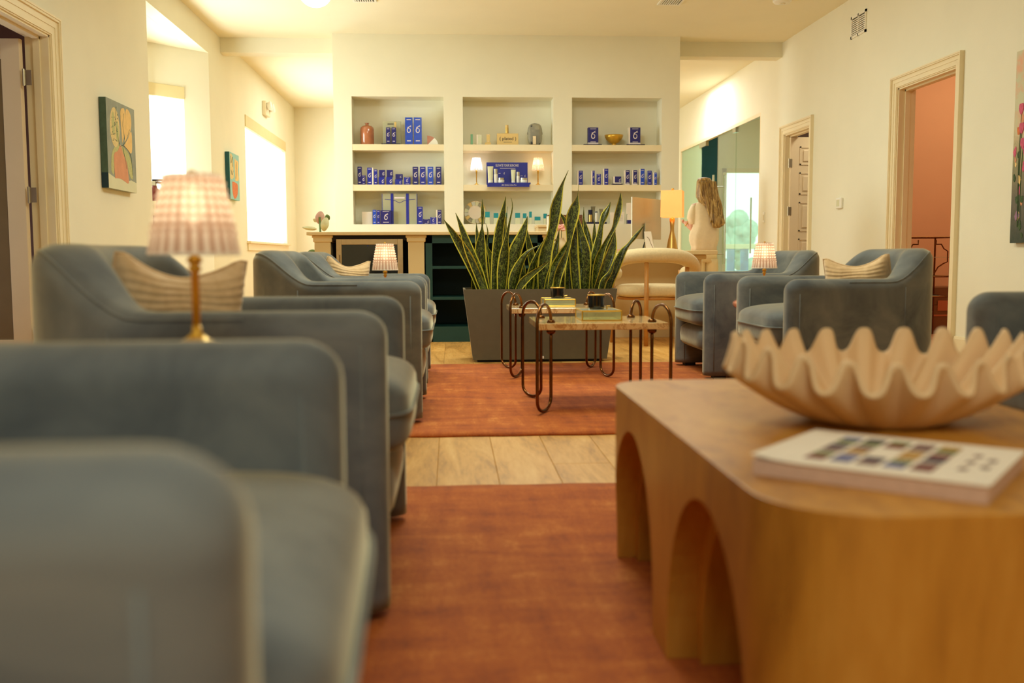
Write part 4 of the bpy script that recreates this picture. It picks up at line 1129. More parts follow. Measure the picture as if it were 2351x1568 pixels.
obj('gold_sticker', bx(.028, .048, -.002, 0, hh_*.62, hh_*.97), 'gold_carton', gs)
obj('label_strip', bx(-.045, .02, -.002, 0, hh_*.86, hh_*.90), 'print_dark', gs)
cz(0, 489, 534, 427, zt0, 'navy_carton', 'left one of the two small navy cartons before the gift set, left niche', G1, side=0, Yf=YS, depth=.03)
cz(0, 548, 595, 427, zt0, 'navy_carton', 'right one of the two small navy cartons before the gift set, left niche', G1, Yf=YS, depth=.03)
cz(0, 690, 770, 320, Z1, 'bright_blue_carton', 'tall shiny blue carton, left of the tall pair on the top shelf', G1, depth=.08)
cz(0, 783, 866, 320, Z1, 'bright_blue_carton', 'tall shiny blue carton, right of the tall pair on the top shelf', G1, depth=.08)
# quarter round bookend
p0 = WY(*zc(0, 926, 600), YS+.03); p1 = WY(*zc(0, 1040, 498), YS+.03); R_ = p1.x-p0.x
be = thing('bookend', 'quarter-round wood and stone bookend at right end of the top shelf, left niche', 'bookend', (p0.x, YS+.03, Z1))
sc_ = (p1.z-p0.z)/R_
def sector(a0, a1, r=R_):
    return [(0, 0)]+[(r*math.cos(a), r*math.sin(a)*sc_) for a in [a0+(a1-a0)*k/12 for k in range(13)]]
obj('wood_half', pr(sector(PI*.27, PI/2), 'y', 0, .05), 'amber_glass', be); obj('stone_half', pr(sector(0, PI*.27), 'y', 0, .05), 'white_plastic', be)
# ---- left niche, middle shelf
mid = [(187, 231, 842, 'navy_carton', 0, 'tall navy carton, first from the left'), (290, 340, 852, 'blue_carton', 1, 'blue carton with white right side'),
       (361, 396, 872, 'blue_carton', 0, 'slim blue carton, fourth from the left'),
       (680, 748, 952, 'blue_carton', 0, 'squat blue carton right of the stacked boxes'), (771, 829, 843, 'navy_carton', 0, 'tall navy carton, first of four at right'),
       (848, 908, 843, 'blue_carton', 0, 'tall blue carton, second of four at right'), (929, 990, 843, 'bright_blue_carton', 0, 'brighter blue tall carton, third of four at right'),
       (1015, 1075, 843, 'navy_carton', 0, 'tall navy carton, last of four at right')]
for x0, x1, yt, m, s_, lb in mid: cz(0, x0, x1, yt, Z2, m, lb+', middle shelf, left niche', G1, side=s_)
cz(0, 233, 271, 932, Z2, 'navy_carton', 'short navy carton beside the first tall one, middle shelf, left niche', G1, Yf=YS-.01)
for x0, x1, y0, y1, nm in ((412, 472, 952, 876, 'first'), (493, 556, 950, 876, 'second'), (586, 660, 975, 921, 'third')):
    zA = WY(*zc(0, x0, y0), YS).z
    cz(0, x0, x1, y0, Z2, 'blue_carton', 'lower box of the %s stack on the middle shelf, left niche' % nm, G1, off=(.22, -.1), strip=False)
    cz(0, x0+4, x1+6, y1, zA+.0004, 'navy_carton', 'upper box of the %s stack on the middle shelf, left niche' % nm, G1, Yf=YS+.005, off=(.22, -.1), strip=False)
# ---- left niche, bottom
cz(0, 235, 344, 1320, Z3, 'carton_side', 'blank cream card standing at left of the bottom shelf, left niche', 'small cards in the niches', emblem=False, strip=False, depth=.004, Yf=YS+.06, cat='card', name='card')
cz(0, 348, 386, 1300, Z3, 'bright_blue_carton', 'bright blue carton right of the cream card, bottom shelf, left niche', G1, side=0)
cz(0, 392, 425, 1305, Z3, 'blue_carton', 'slim blue carton beside the large navy square box, left niche', G1)
cz(0, 430, 546, 1305, Z3, 'navy_carton', 'large square navy box before the clear tote, bottom shelf, left niche', G1, Yf=YS-.035, depth=.05, off=(0, -.03))
cz(0, 822, 877, 1266, Z3, 'blue_carton', 'tall blue carton right of the clear tote, bottom shelf, left niche', G1)
cz(0, 881, 953, 1396, Z3, 'navy_carton', 'low navy carton right of the tall one, bottom shelf, left niche', G1, off=(.25, -.1))
cz(0, 957, 1024, 1376, Z3, 'blue_carton', 'short blue carton near the right end of the bottom shelf, left niche', G1)
cz(0, 1034, 1076, 1300, Z3, 'navy_carton', 'navy carton with white left side at the right end, bottom shelf, left niche', G1, side=-1)
# tote
A = WY(*zc(0, 448, 1128), YS+.03); B = WY(*zc(0, 820, 1440), YS+.03)
tt = thing('tote_bag', 'clear plastic tote bag with blue straps on the bottom shelf, left niche', 'bag', ((A.x+B.x)/2, YS+.02, Z3)); w_ = (B.x-A.x)/2; h_ = A.z-Z3
bm = bmesh.new()
box(bm, -w_, w_, 0, .0015, 0, h_); box(bm, -w_, w_, .08, .0815, 0, h_); box(bm, -w_, -w_+.0015, 0, .08, 0, h_); box(bm, w_-.0015, w_, 0, .08, 0, h_); box(bm, -w_, w_, 0, .08, 0, .0015)
obj('vinyl', bm, 'clear_vinyl', tt)
for xx in (537, 700):
    u0 = WY(*zc(0, xx, 1130), YS).x-tt.location.x
    obj('strap', bx(u0, u0+.029, -.003, -.0005, 0, h_+.002), 'blue_carton', tt)
bm = bmesh.new(); tube(bm, [(-w_, 0, 0), (-w_, 0, h_), (-w_, .08, h_), (-w_, .08, 0)], .003, 5); obj('edge_trim', bm, 'blue_carton', tt)
bm = bmesh.new(); tube(bm, [(w_, 0, 0), (w_, 0, h_), (w_, .08, h_), (w_, .08, 0)], .003, 5); obj('edge_trim', bm, 'blue_carton', tt)
q = catmull([(-w_*.85, h_*.82), (-w_*.3, h_*.78), (0, h_*.70), (w_*.3, h_*.78), (w_*.9, h_*.82)], 14)
obj('seam', tb([(a, -.001, b) for a, b in q], .0025, 5), 'blue_carton', tt)
obj('lettering', bx(-.055, .055, -.0016, 0, h_*.84, h_*.885), 'silver_print', tt)
# ---- middle niche, top shelf
cz(1, 186, 210, 498, Z1, 'green_tube', 'slim pale green tube at left of the top shelf, middle niche', G2, emblem=False, strip=False, name='tube', cat='tube')
cz(1, 264, 303, 503, Z1, 'pale_carton', 'pale grey carton on the top shelf, middle niche', G2, emblem=False, side=-1)
cz(1, 340, 403, 586, Z1, 'gold_carton', 'flat gold box under the gold carton, middle niche', G2, emblem=False, strip=False)
zA = WY(*zc(1, 340, 586), YS).z
cz(1, 356, 391, 497, zA+.0004, 'gold_carton', 'small gold carton standing on the flat gold box, middle niche', G2, emblem=False)
pb = cz(1, 467, 692, 490, Z1, 'gold_carton', 'wide gold box printed with the word plated, middle niche', G2, emblem=False, strip=False, depth=.07)
wd = WY(*zc(1, 692, 490), YS).x-WY(*zc(1, 467, 490), YS).x; zA = WY(*zc(1, 467, 490), YS).z; h_ = zA-Z1
o = obj('lettering', text_mesh('( plated )', .050, mat_='print_dark'), None, pb); o.rotation_euler = (PI/2, 0, 0); o.location = (0, -.002, h_*.55)
obj('label_strip', bx(-.045, .045, -.0015, 0, h_*.24, h_*.28), 'print_dark', pb)
def cyl(i, x0, x1, yt, zs, m, label, cat, group, Yf=YS+.03, prof=None, name='bottle', capm=None, capf=.25):
    a = WY(*zc(i, x0, yt), Yf); b = WY(*zc(i, x1, yt), Yf); r = (b.x-a.x)/2; h = a.z-zs
    t = thing(name, label, cat, ((a.x+b.x)/2, Yf, zs), 0, group)
    if prof: obj('body', lt([(p*r, q*h) for p, q in prof], 24, cap=False), m, t, True)
    else:
        hb = h*(1-capf) if capm else h
        obj('body', lt([(0, 0), (r*.96, 0), (r, .003), (r, hb-.002), (r*.9, hb), (0, hb)], 24, cap=False), m, t, False)
        if capm: obj('cap', lt([(0, hb), (r*.93, hb), (r*.93, h), (0, h)], 24, cap=False), capm, t)
    return t
cyl(1, 553, 588, 402, zA+.0005, 'gold_metal', 'gold cylinder bottle standing on the plated box', 'bottle', G2, capm='gold_carton', capf=.3)
# dark zipped pouch
A = WY(*zc(1, 790, 385), YS+.04); B = WY(*zc(1, 945, 608), YS+.04); r_ = (B.x-A.x)/2; h_ = A.z-Z1
po = thing('cosmetic_pouch', 'clear rounded pouch with black tubes inside, middle niche top shelf', 'pouch', ((A.x+B.x)/2, YS+.05, Z1), 0, G2)
obj('shell', sq((0, 0, h_/2), (r_, .045, h_/2), .6, .7, 24, 14), 'clear_plastic', po, True)
obj('tube', bx(-r_*.62, -r_*.02, -.038, .03, .012, h_*.90, .006), 'dark_pack', po); obj('tube', bx(r_*.1, r_*.72, -.03, .03, .012, h_*.72, .006), 'dark_pack', po)
obj('tube', bx(-r_*.34, r_*.12, -.052, -.036, .008, h_*.42, .002), 'stainless', po)
obj('zip', tb([(r_*.99*math.cos(a), .0, h_/2+h_*.5*math.sin(a)) for a in [PI*k/20 for k in range(21)]], .004, 5), 'dark_pack', po)
obj('lettering', bx(-r_*.5, -r_*.1, -.0405, -.038, h_*.62, h_*.66), 'silver_print', po)
# ---- middle niche, middle shelf: two lamps and the display
for cx_, nm, cold in ((250, 'left', True), (902, 'right', False)):
    P = WY(*zc(1, cx_, 1030), YS+.07); top = WY(*zc(1, cx_, 742), YS+.07).z
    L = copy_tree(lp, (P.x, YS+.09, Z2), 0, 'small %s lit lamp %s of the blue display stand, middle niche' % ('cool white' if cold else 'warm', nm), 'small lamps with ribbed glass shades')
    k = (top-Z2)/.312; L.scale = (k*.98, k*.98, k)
    for c_ in L.children:
        if c_.name.startswith('bulb') and cold:
            c_.data = c_.data.copy(); c_.data.materials[0] = MT['bulb_cold']
for x_, col in ((250, (.80, .90, 1)), (902, (1, .72, .36))):
    l = bpy.data.lights.new('lamp_glow', 'POINT'); l.energy = .7 if x_ == 250 else .5; l.color = col; l.shadow_soft_size = .03
    lo = bpy.data.objects.new('lamp_glow', l); C.objects.link(lo); lo.location = (WY(*zc(1, x_, 900), YS).x, YS+.09, Z2+.235)
A = WY(*zc(1, 354, 797), YS+.03); B = WY(*zc(1, 791, 1022), YS+.03)
ds = thing('display_stand', 'royal blue display stand with white tubes between the two small lamps, middle niche', 'display stand', ((A.x+B.x)/2, YS, Z2)); w_ = (B.x-A.x)/2; h_ = A.z-Z2
obj('back_panel', bx(-w_, w_, .03, .036, .004, h_), 'display_blue', ds)
obj('plinth', bx(-w_+.012, w_+.018, -.14, .03, 0, .016), 'display_blue', ds)
A2 = WY(*zc(1, 362, 1022), CY0-.085); B2 = WY(*zc(1, 809, 1056), CY0-.085)
obj('front_panel', bx(A2.x-ds.location.x, B2.x-ds.location.x, -.142, -.138, B2.z-Z2, A2.z-Z2), 'display_blue', ds)
o = obj('lettering', text_mesh('ELEVATE YOUR SKINCARE', .034), None, ds); o.rotation_euler = (PI/2, 0, 0); o.location = (0, .028, h_*.865); o.scale = (.62, 1.15, 1)
o = obj('lettering', text_mesh('ZO SKIN HEALTH', .020), None, ds); o.rotation_euler = (PI/2, 0, 0); o.location = (.01, -.1435, (A2.z+B2.z)/2-Z2)
obj('label_strip', bx(-w_*.34, w_*.40, .0285, .03, h_*.735, h_*.755), 'silver_print', ds)
def tubeth(x0, x1, yt, lb, kind):
    yy = YS-.06; A = WY(*zc(1, x0, yt), yy); B = WY(*zc(1, x1, yt), yy); r = (B.x-A.x)/2; zs = Z2+.0165; h = A.z-zs
    t = thing({'t': 'tube', 'b': 'bottle', 'j': 'jar'}[kind], lb, {'t': 'tube', 'b': 'bottle', 'j': 'jar'}[kind], ((A.x+B.x)/2, yy, zs), 0, G2)
    if kind == 't':
        bm = bmesh.new(); n = 20; ra = []; 
        for (rx_, ry_, z) in ((r*.8, r*.8, .0), (r*.8, r*.8, h*.16), (r*.82, r*.78, h*.17), (r*.95, r*.5, h*.7), (r, .003, h*.93), (r, .0025, h)):
            ra.append([bm.verts.new((rx_*math.cos(2*PI*i/n), ry_*math.sin(2*PI*i/n), z)) for i in range(n)])
        for a, b in zip(ra, ra[1:]):
            for i in range(n): bm.faces.new((a[i], a[(i+1) % n], b[(i+1) % n], b[i]))
        bm.faces.new(ra[0]); bm.faces.new(ra[-1]); obj('body', bm, 'pale_carton', t, True); obj('cap', lt([(0, -.0002), (r*.84, -.0002), (r*.84, h*.155), (0, h*.155)], 20, cap=False), 'white_plastic', t)
    elif kind == 'b':
        obj('body', lt([(0, 0), (r, 0), (r, h*.62), (0, h*.62)], 20, cap=False), 'white_plastic', t); obj('cap', lt([(0, h*.621), (r*.95, h*.621), (r*.95, h), (0, h)], 20, cap=False), 'steel', t)
        obj('label_strip', bx(-r*.2, r*.2, -r-.001, -r, h*.1, h*.5), 'silver_print', t)
    else:
        obj('body', lt([(0, 0), (r*.9, 0), (r, .006), (r, h*.6), (0, h*.6)], 24, cap=False), 'white_plastic', t); obj('lid', lt([(0, h*.61), (r*1.02, h*.61), (r*1.02, h), (0, h)], 24, cap=False), 'steel', t)
tubeth(365, 427, 838, 'large white tube at the left of the blue display stand', 't')
tubeth(432, 474, 868, 'tall white and silver bottle beside the large tube on the display', 'b')
tubeth(477, 543, 962, 'white and silver jar in the left half of the display', 'j')
tubeth(614, 664, 873, 'smaller white tube in the right half of the display', 't')
tubeth(671, 706, 898, 'shorter white bottle in the right half of the display', 'b')
tubeth(711, 784, 963, 'white jar at the right end of the display', 'j')
for x0, x1, y0, y1 in ((482, 552, 888, 940), (716, 772, 922, 960)):
    A = WY(*zc(1, x0, y0), YS+.0285); B = WY(*zc(1, x1, y1), YS+.0285)
    e = bpy.data.objects.new('emblem', EMB); C.objects.link(e); e.parent = ds; e.location = (B.x-.010-ds.location.x, .0285, (A.z+B.z)/2-Z2); e.scale = (.010, .02, .013)
    obj('label_strip', bx(A.x-ds.location.x, A.x+.022-ds.location.x, .0285, .03, (A.z+B.z)/2-Z2, (A.z+B.z)/2-Z2+.004), 'silver_print', ds)
# ---- middle niche, bottom
cx_, cz_ = zc(1, 235, 1328); Pm = WY(cx_, cz_, YS+.06); R_ = 117/4.611/FPX*YS
mr = thing('round_plaque', 'round mosaic-framed plaque with pale pink centre leaning in the middle niche', 'plaque', (Pm.x, YS+.06, Z3+.001))
rz_ = Pm.z-Z3
def ring_xz(r0, r1, y0, y1, a0, a1, n=4):
    bm = bmesh.new(); A_ = [a0+(a1-a0)*k/n for k in range(n+1)]
    pts = [(r1*math.cos(a), rz_+r1*math.sin(a)) for a in A_]+[(r0*math.cos(a), rz_+r0*math.sin(a)) for a in A_[::-1]]; prism(bm, pts, 'y', y0, y1); return bm
for k in range(16):
    a0 = 2*PI*k/16+.02; obj('tile', ring_xz(R_*.62, R_*.97, -.004, .006, a0, a0+2*PI/16-.04), ['steel', 'pale_carton', 'clear_plastic', 'gold_carton'][k*7 % 4], mr)
obj('rim', tb([(R_*math.cos(a), .0, rz_+R_*math.sin(a)) for a in [2*PI*k/48 for k in range(48)]], .004, 6, True), 'stainless', mr, True)
obj('centre', pr([(R_*.61*math.cos(a), rz_+R_*.61*math.sin(a)) for a in [2*PI*k/32 for k in range(32)]], 'y', -.006, .004), 'paper_white', mr)
teal = [(342, 389, 1320), (432, 480, 1332), (540, 576, 1332), (660, 710, 1331), (742, 778, 1336), (808, 834, 1318), (866, 926, 1371), (960, 996, 1340)]
for k, (x0, x1, yt) in enumerate(teal):
    lo = {5: .52, 6: .5}.get(k, .55)
    lb = ['first teal and white carton from the round plaque', 'second teal and white carton from the round plaque', 'teal and white carton behind the tall pointed leaf', 'teal and white carton right of the curly leaf', 'narrow teal and white carton, fifth in the row', 'slim tallest teal and white carton', 'low wide pair of teal and white cartons', 'last teal and white carton before the brown box'][k]
    cz(1, x0, x1, yt, Z3, 'pale_carton', lb+', middle niche bottom', 'teal and white cartons in the middle niche', emblem=False, strip=False, depth=.04, band=(lo, 1.0008, 'teal_carton'))
# ---- right niche
for k, (x0, x1, c0_, c1_) in enumerate(((232, 423, 277, 386), (688, 879, 723, 832))):
    s_ = ('left', 'right')[k]
    tr, A, B = slab_thing('tray', 2, x0, x1, 598, 610, 'navy_tray', 'thin navy display tray under the %s large carton, right niche top shelf' % s_, 'tray', YS-.02, .14, Z1, 'navy display trays')
    cz(2, c0_, c1_, 427, Z1+A.z-B.z, 'navy_carton', 'large navy carton with white foot, %s one on the right niche top shelf' % s_, G3, depth=.07, side=-1 if k else 0, band=(0, .10, 'silver_print'), off=(0, -.02))
A = WY(*zc(2, 452, 508), YS+.08); B = WY(*zc(2, 648, 608), YS+.08); r_ = (B.x-A.x)/2; h_ = A.z-Z1
bw_ = obj('bowl', lt([(0, 0), (r_*.36, 0), (r_*.36, .006), (r_*.24, .012), (r_*.24, h_*.24), (r_*.5, h_*.32), (r_*.82, h_*.58), (r_*.95, h_*.8), (r_, h_), (r_*.96, h_), (r_*.9, h_*.8), (r_*.76, h_*.6), (r_*.45, h_*.38), (0, h_*.32)], 40, cap=False), 'brass', None, True)
bw_.location = ((A.x+B.x)/2, YS+.08, Z1); tag(bw_, 'brass footed bowl between the two large cartons, right niche top shelf', 'bowl')
rm = [(178, 222, 885, 'blue_carton', -1, 'blue carton standing alone at the left'), (324, 348, 885, 'blue_carton', -1, 'slimmest blue carton'), (371, 414, 920, 'blue_carton', 0, 'short blue carton beside the slimmest one'),
      (449, 492, 864, 'blue_carton', -1, 'tallest blue carton'), (675, 718, 880, 'navy_carton', -1, 'navy carton right of the small stand'), (756, 799, 880, 'navy_carton', -1, 'navy carton with a silver band'),
      (833, 876, 866, 'bright_blue_carton', -1, 'brighter tall carton near the right'), (909, 952, 885, 'blue_carton', 0, 'blue carton second from the right end'), (978, 1007, 905, 'bright_blue_carton', -1, 'short slim carton at the right end')]
for k, (x0, x1, yt, m, s_, lb) in enumerate(rm): cz(2, x0, x1, yt, Z2, m, lb+' of the middle shelf, right niche', G3, side=s_, band=((0, .10, 'silver_print') if k in (4, 5) else None))
tr, A, B = slab_thing('tray', 2, 536, 645, 1012, 1025, 'navy_tray', 'small dark stand under the low carton, right niche middle shelf', 'tray', YS-.02, .09, Z2, 'navy display trays')
cz(2, 560, 630, 946, Z2+A.z-B.z, 'navy_carton', 'low wide navy carton on the small dark stand, right niche', G3, side=-1, off=(.28, -.1), strip=False, band=(0, .18, 'carton_side'))
tr, A, B = slab_thing('tray', 2, 260, 476, 1420, 1440, 'navy_tray', 'navy tray holding bottles and tubes, right niche bottom', 'tray', YS-.03, .15, Z3, 'navy display trays')
zq = Z3+A.z-B.z+.0005; G4 = 'bottles and tubes on the navy tray in the right niche'
cyl(2, 278, 326, 1300, zq, 'dark_pack', 'black bottle at the left of the navy tray, right niche', 'bottle', G4, Yf=YS+.06, capm='navy_tray', capf=.3)
cyl(2, 284, 322, 1340, zq, 'gold_metal', 'champagne coloured bottle at the front left of the navy tray', 'bottle', G4, Yf=YS, capm='navy_tray', capf=.12)
cyl(2, 350, 379, 1318, zq, 'white_plastic', 'white bottle with dark cap in the middle of the navy tray', 'bottle', G4, Yf=YS, capm='navy_tray', capf=.10)
cyl(2, 305, 355, 1262, zq, 'clear_plastic', 'tall upturned silver tube behind the bottles on the navy tray', 'tube', G4, Yf=YS+.085, name='tube', prof=[(0, 0), (.5, 0), (.55, .16), (.7, .5), (.9, .93), (1, .93), (1, 1), (0, 1)])
cyl(2, 394, 436, 1288, zq, 'clear_plastic', 'shorter upturned silver tube at the right of the navy tray', 'tube', G4, Yf=YS+.07, name='tube', prof=[(0, 0), (.5, 0), (.55, .16), (.7, .5), (.9, .93), (1, .93), (1, 1), (0, 1)])
for (x0, x1, yt, zb_, lb) in ((510, 570, 1325, Z3, 'cream card folder standing left of the printed card, right niche'), (574, 662, 1320, Z3, 'cream printed card on the right niche bottom shelf')):
    t_ = cz(2, x0, x1, yt, zb_, 'paper_white', lb, 'small cards in the niches', emblem=False, strip=False, depth=.004, Yf=YS+.02, cat='card', name='card')
    if x0 == 574:
        for q_ in range(5): obj('text_line', bx(-.012, .03, -.0008, 0, .035+q_*.013, .0365+q_*.013), 'print_dark', t_)
cz(2, 695, 757, 1345, Z3, 'carton_side', 'white carton with navy foot beside the monitor, right niche', G3, emblem=False, strip=False, band=(0, .4, 'navy_carton'))
zA = WY(*zc(2, 695, 1345), YS).z
cz(2, 684, 757, 1226, zA+.0005, 'paper_white', 'white card on top of the white carton, right niche', 'small cards in the niches', emblem=False, strip=False, depth=.01, cat='card', name='card')
# brown box on the back counter
A = WY(1258, 493, 10.40); B = WY(1337, 513.5, 10.40)
bb = thing('leather_box', 'long brown leather box on the back counter behind the plants', 'box', ((A.x+B.x)/2, 10.40, zbt-.0195)); w_ = (B.x-A.x)/2; h_ = A.z-(zbt-.0195)
obj('body', bx(-w_, w_, 0, .2, 0, h_*.72, .004), 'brown_leather', bb); obj('lid', bx(-w_, w_, -.003, .203, h_*.73, h_, .004), 'brown_leather', bb)

# ================================================================== DESK GOODS
zk = ZD
# monitor
A = WY(1446, 549, 8.72); B = WY(1457, 454, 8.72); Cc = WY(1527, 460, 8.95)
mo = thing('computer_monitor', 'thin silver desktop monitor seen from behind on the desk', 'monitor', (0, 0, 0))
dv = Vector((Cc.x-B.x, Cc.y-B.y)); L_ = .56; ang = math.radians(52)
mo.location = (A.x, 8.60, zk); mo.rotation_euler = (0, 0, ang)
zb0, zb1 = A.z-zk, B.z-zk
th_ = math.atan2(.055, zb1-zb0)
bm = bmesh.new(); n_ = 8
def mp_(u, v, d):  # u along width, v along height, d depth
    return (u*L_, d, zb0+v*(zb1-zb0))
vs = [bm.verts.new(mp_(u, v, d)) for d in (0, .012) for u, v in ((0, 0), (1, 0), (1, 1), (0, 1))]
for q in [(0, 1, 2, 3), (7, 6, 5, 4), (0, 4, 5, 1), (1, 5, 6, 2), (2, 6, 7, 3), (3, 7, 4, 0)]: bm.faces.new([vs[i] for i in q])
obj('housing', bm, 'monitor_silver', mo)
obj('screen', bx(.01, L_-.01, .012, .0135, zb0+.06, zb1-.01), 'black_gap', mo)
obj('edge', tb([mp_(0, 0, .006), mp_(0, 1, .006)], .006, 6), 'white_plastic', mo)
bm = bmesh.new(); prism(bm, [(L_/2-.09, 0), (L_/2+.09, 0), (L_/2+.07, zb0+.14), (L_/2-.07, zb0+.14)], 'y', -.02, -.012); box(bm, L_/2-.09, L_/2+.09, -.12, .06, 0, .006); obj('stand', bm, 'monitor_silver', mo)
# desk lamp
PL_ = WY(1546, 540, 8.75)
dl_ = thing('table_lamp', 'gold hourglass desk lamp with lit rectangular linen shade', 'lamp', (PL_.x, 8.80, zk))
Zp = lambda py: WY(1540, py, 8.80).z-zk
k_ = 8.80/FPX
obj('base', lt([(0, 0), (14*k_, 0), (13*k_, .02), (9.5*k_, Zp(552)), (5*k_, Zp(534)), (4.4*k_, Zp(528)), (4.6*k_, Zp(520)), (6.5*k_, Zp(502)), (3*k_, Zp(500)), (0, Zp(499))], 32, cap=False), 'brass_satin', dl_, True)
sh_ = thing
bm = bmesh.new(); s0, s1, zl, zh = .125, .120, Zp(499), Zp(438)
for sgn in ((1, 0), (0, 1)): pass
def frust(bm, a, b, z0, z1, t=.003):
    o_ = [[bm.verts.new((x*a if z == z0 else x*b, y*a if z == z0 else y*b, z)) for x, y in ((-1, -1), (1, -1), (1, 1), (-1, 1))] for z in (z0, z1)]
    i_ = [[bm.verts.new((x*(a-t) if z == z0 else x*(b-t), y*(a-t) if z == z0 else y*(b-t), z)) for x, y in ((-1, -1), (1, -1), (1, 1), (-1, 1))] for z in (z0, z1)]
    for k in range(4):
        m = (k+1) % 4; bm.faces.new((o_[0][k], o_[0][m], o_[1][m], o_[1][k])); bm.faces.new((i_[0][m], i_[0][k], i_[1][k], i_[1][m]))
        bm.faces.new((o_[0][m], o_[0][k], i_[0][k], i_[0][m])); bm.faces.new((o_[1][k], o_[1][m], i_[1][m], i_[1][k]))
frust(bm, .094, .092, zl, zh); so = obj('lamp_shade', bm, 'lamp_linen', dl_); so.rotation_euler = (0, 0, math.radians(-19))
obj('finial', lt([(0, zh-.01), (.010, zh-.01), (.010, zh+.012), (.013, zh+.016), (.010, zh+.022), (0, zh+.024)], 16, cap=False), 'gold_metal', dl_, True)
obj('bulb', sq((0, 0, (zl+zh)/2), (.03, .03, .045), 1, 1, 14, 10), 'bulb_glow', dl_, True)
obj('stem', tb([(0, 0, zl), (0, 0, zh)], .004, 6), 'brass', dl_)
# acrylic sign holders / picture cards
sg = thing('sign_holder', 'tilted white sign card with a thin branch drawing beside the desk lamp', 'sign', (WY(1493, 570, 8.55).x, 8.55, zk), math.radians(-10))
bm = bmesh.new(); prism(bm, [(-.035, 0), (.035, 0), (.005, .165), (-.055, .165)], 'y', 0, .004); obj('card', bm, 'paper_white', sg)
q = catmull([(-.03, .12), (-.01, .10), (0, .07), (.015, .04), (.03, .01)], 12); obj('branch_drawing', tb([(a, -.001, b) for a, b in q], .0016, 4), 'brown_leather', sg)
bm = bmesh.new(); prism(bm, [(-.075, 0), (-.055, 0), (-.045, .075), (-.052, .075)], 'y', .01, .016); obj('easel', bm, 'dark_pack', sg)
# pink notebook
nb_ = obj('notebook', bx(-.062, .062, -.08, .08, 0, .014, .002), 'leaf_pink'); P = WY(1430, 567, 8.6); nb_.location = (P.x, 8.62, zk); tag(nb_, 'pink notebook lying on the desk left of the monitor', 'notebook')
# white leaflet holder
lf = obj('leaflet', bx(-.006, .006, 0, .10, 0, WY(1258, 495, 8.5).z-zk), 'white_plastic'); lf.location = (WY(1259, 560, 8.5).x+.012, 8.62, zk); tag(lf, 'slim white leaflet standing at the end of the counter', 'leaflet')
# striped jar
sj = thing('jar', 'small striped jar on the desk left of the peony vase', 'jar', (WY(1276, 570, 8.55).x, 8.58, zk))
for k in range(6): obj('stripe' if k % 2 else 'ring', lt([(0, k*.017), (.027, k*.017), (.027, k*.017+.0165), (0, k*.017+.0165)], 20, cap=False), 'brown_leather' if k % 2 else 'white_plastic', sj)
# peony
pv = thing('flower_vase', 'sand coloured vase with one pale pink peony on the desk behind the leaves', 'vase', (WY(1290, 560, 8.6).x, 8.66, zk))
obj('vessel', lt([(0, 0), (.035, 0), (.052, .03), (.05, .07), (.03, .10), (.026, .115), (.022, .115), (0, .10)], 24, cap=False), 'ceramic_sand', pv, True)
hz = WY(1290, 528, 8.66).z-zk
obj('stem', tb([(0, 0, .09), (.004, 0, hz)], .003, 6), 'leaf_green', pv)
random.seed(5)
for k in range(26):
    th = k*2.4; lay = k/26; r0 = .012+.045*lay; el = 1.2-1.3*lay
    c = Vector((r0*math.cos(th)*math.cos(el*.5), r0*math.sin(th)*math.cos(el*.5), hz+.03*math.sin(el)))
    bm = bmesh.new(); superq(bm, (0, 0, 0), (.030, .024, .007), 1, 1, 10, 6)
    M_ = Matrix.Translation(c) @ Euler((random.uniform(-.4, .4), -el+random.uniform(-.3, .3), th)).to_matrix().to_4x4()
    bmesh.ops.transform(bm, matrix=M_, verts=bm.verts[:]); obj('petal', bm, 'peony_pink', pv, True)
# variegated plant at the counter's left end
vp = thing('rubber_plant', 'variegated rubber plant with pink and cream leaves behind the counter end', 'plant', (WY(735, 560, 9.2).x, 9.2, 0))
obj('pot', lt([(0, 0), (.12, 0), (.15, .28), (.14, .28), (.13, .25), (0, .25)], 28, cap=False), 'ceramic_sand', vp, True)
obj('stem', tb([(0, 0, .25), (.01, 0, .6), (.0, 0, 1.08)], .010, 8), 'leaf_green', vp, True)
def oval_leaf(px, py, rx_, rz_, ang, m, dy=0):
    P = WY(px, py, 9.2+dy); bm = bmesh.new(); k = 9.2/FPX
    cen = bm.verts.new((0, .006, 0)); rim = []
    for i in range(18):
        a = 2*PI*i/18; e = 1-.15*abs(math.sin(a)); rim.append(bm.verts.new((rx_*k*math.cos(a)*e, -.012*math.cos(2*a), rz_*k*math.sin(a))))
    for i in range(18): bm.faces.new((cen, rim[i], rim[(i+1) % 18]))
    o = obj('leaf', bm, m, vp, True); o.location = P-vp.location; o.rotation_euler = (0, ang, 0)
    md = o.modifiers.new('s', 'SOLIDIFY'); md.thickness = .002
oval_leaf(735, 500, 11, 15, .1, 'leaf_pink'); oval_leaf(746, 515, 9.5, 16, .25, 'leaf_variegated', -.05); oval_leaf(711, 524, 17, 4.5, .12, 'leaf_variegated', -.03)
oval_leaf(752, 499, 6, 7, -.4, 'leaf_green', .05); oval_leaf(724, 506, 6, 4, .5, 'leaf_variegated', .05); oval_leaf(716, 577, 9, 4, -.15, 'leaf_green', -.05); oval_leaf(738, 560, 9, 6, .3, 'leaf_green', .06)

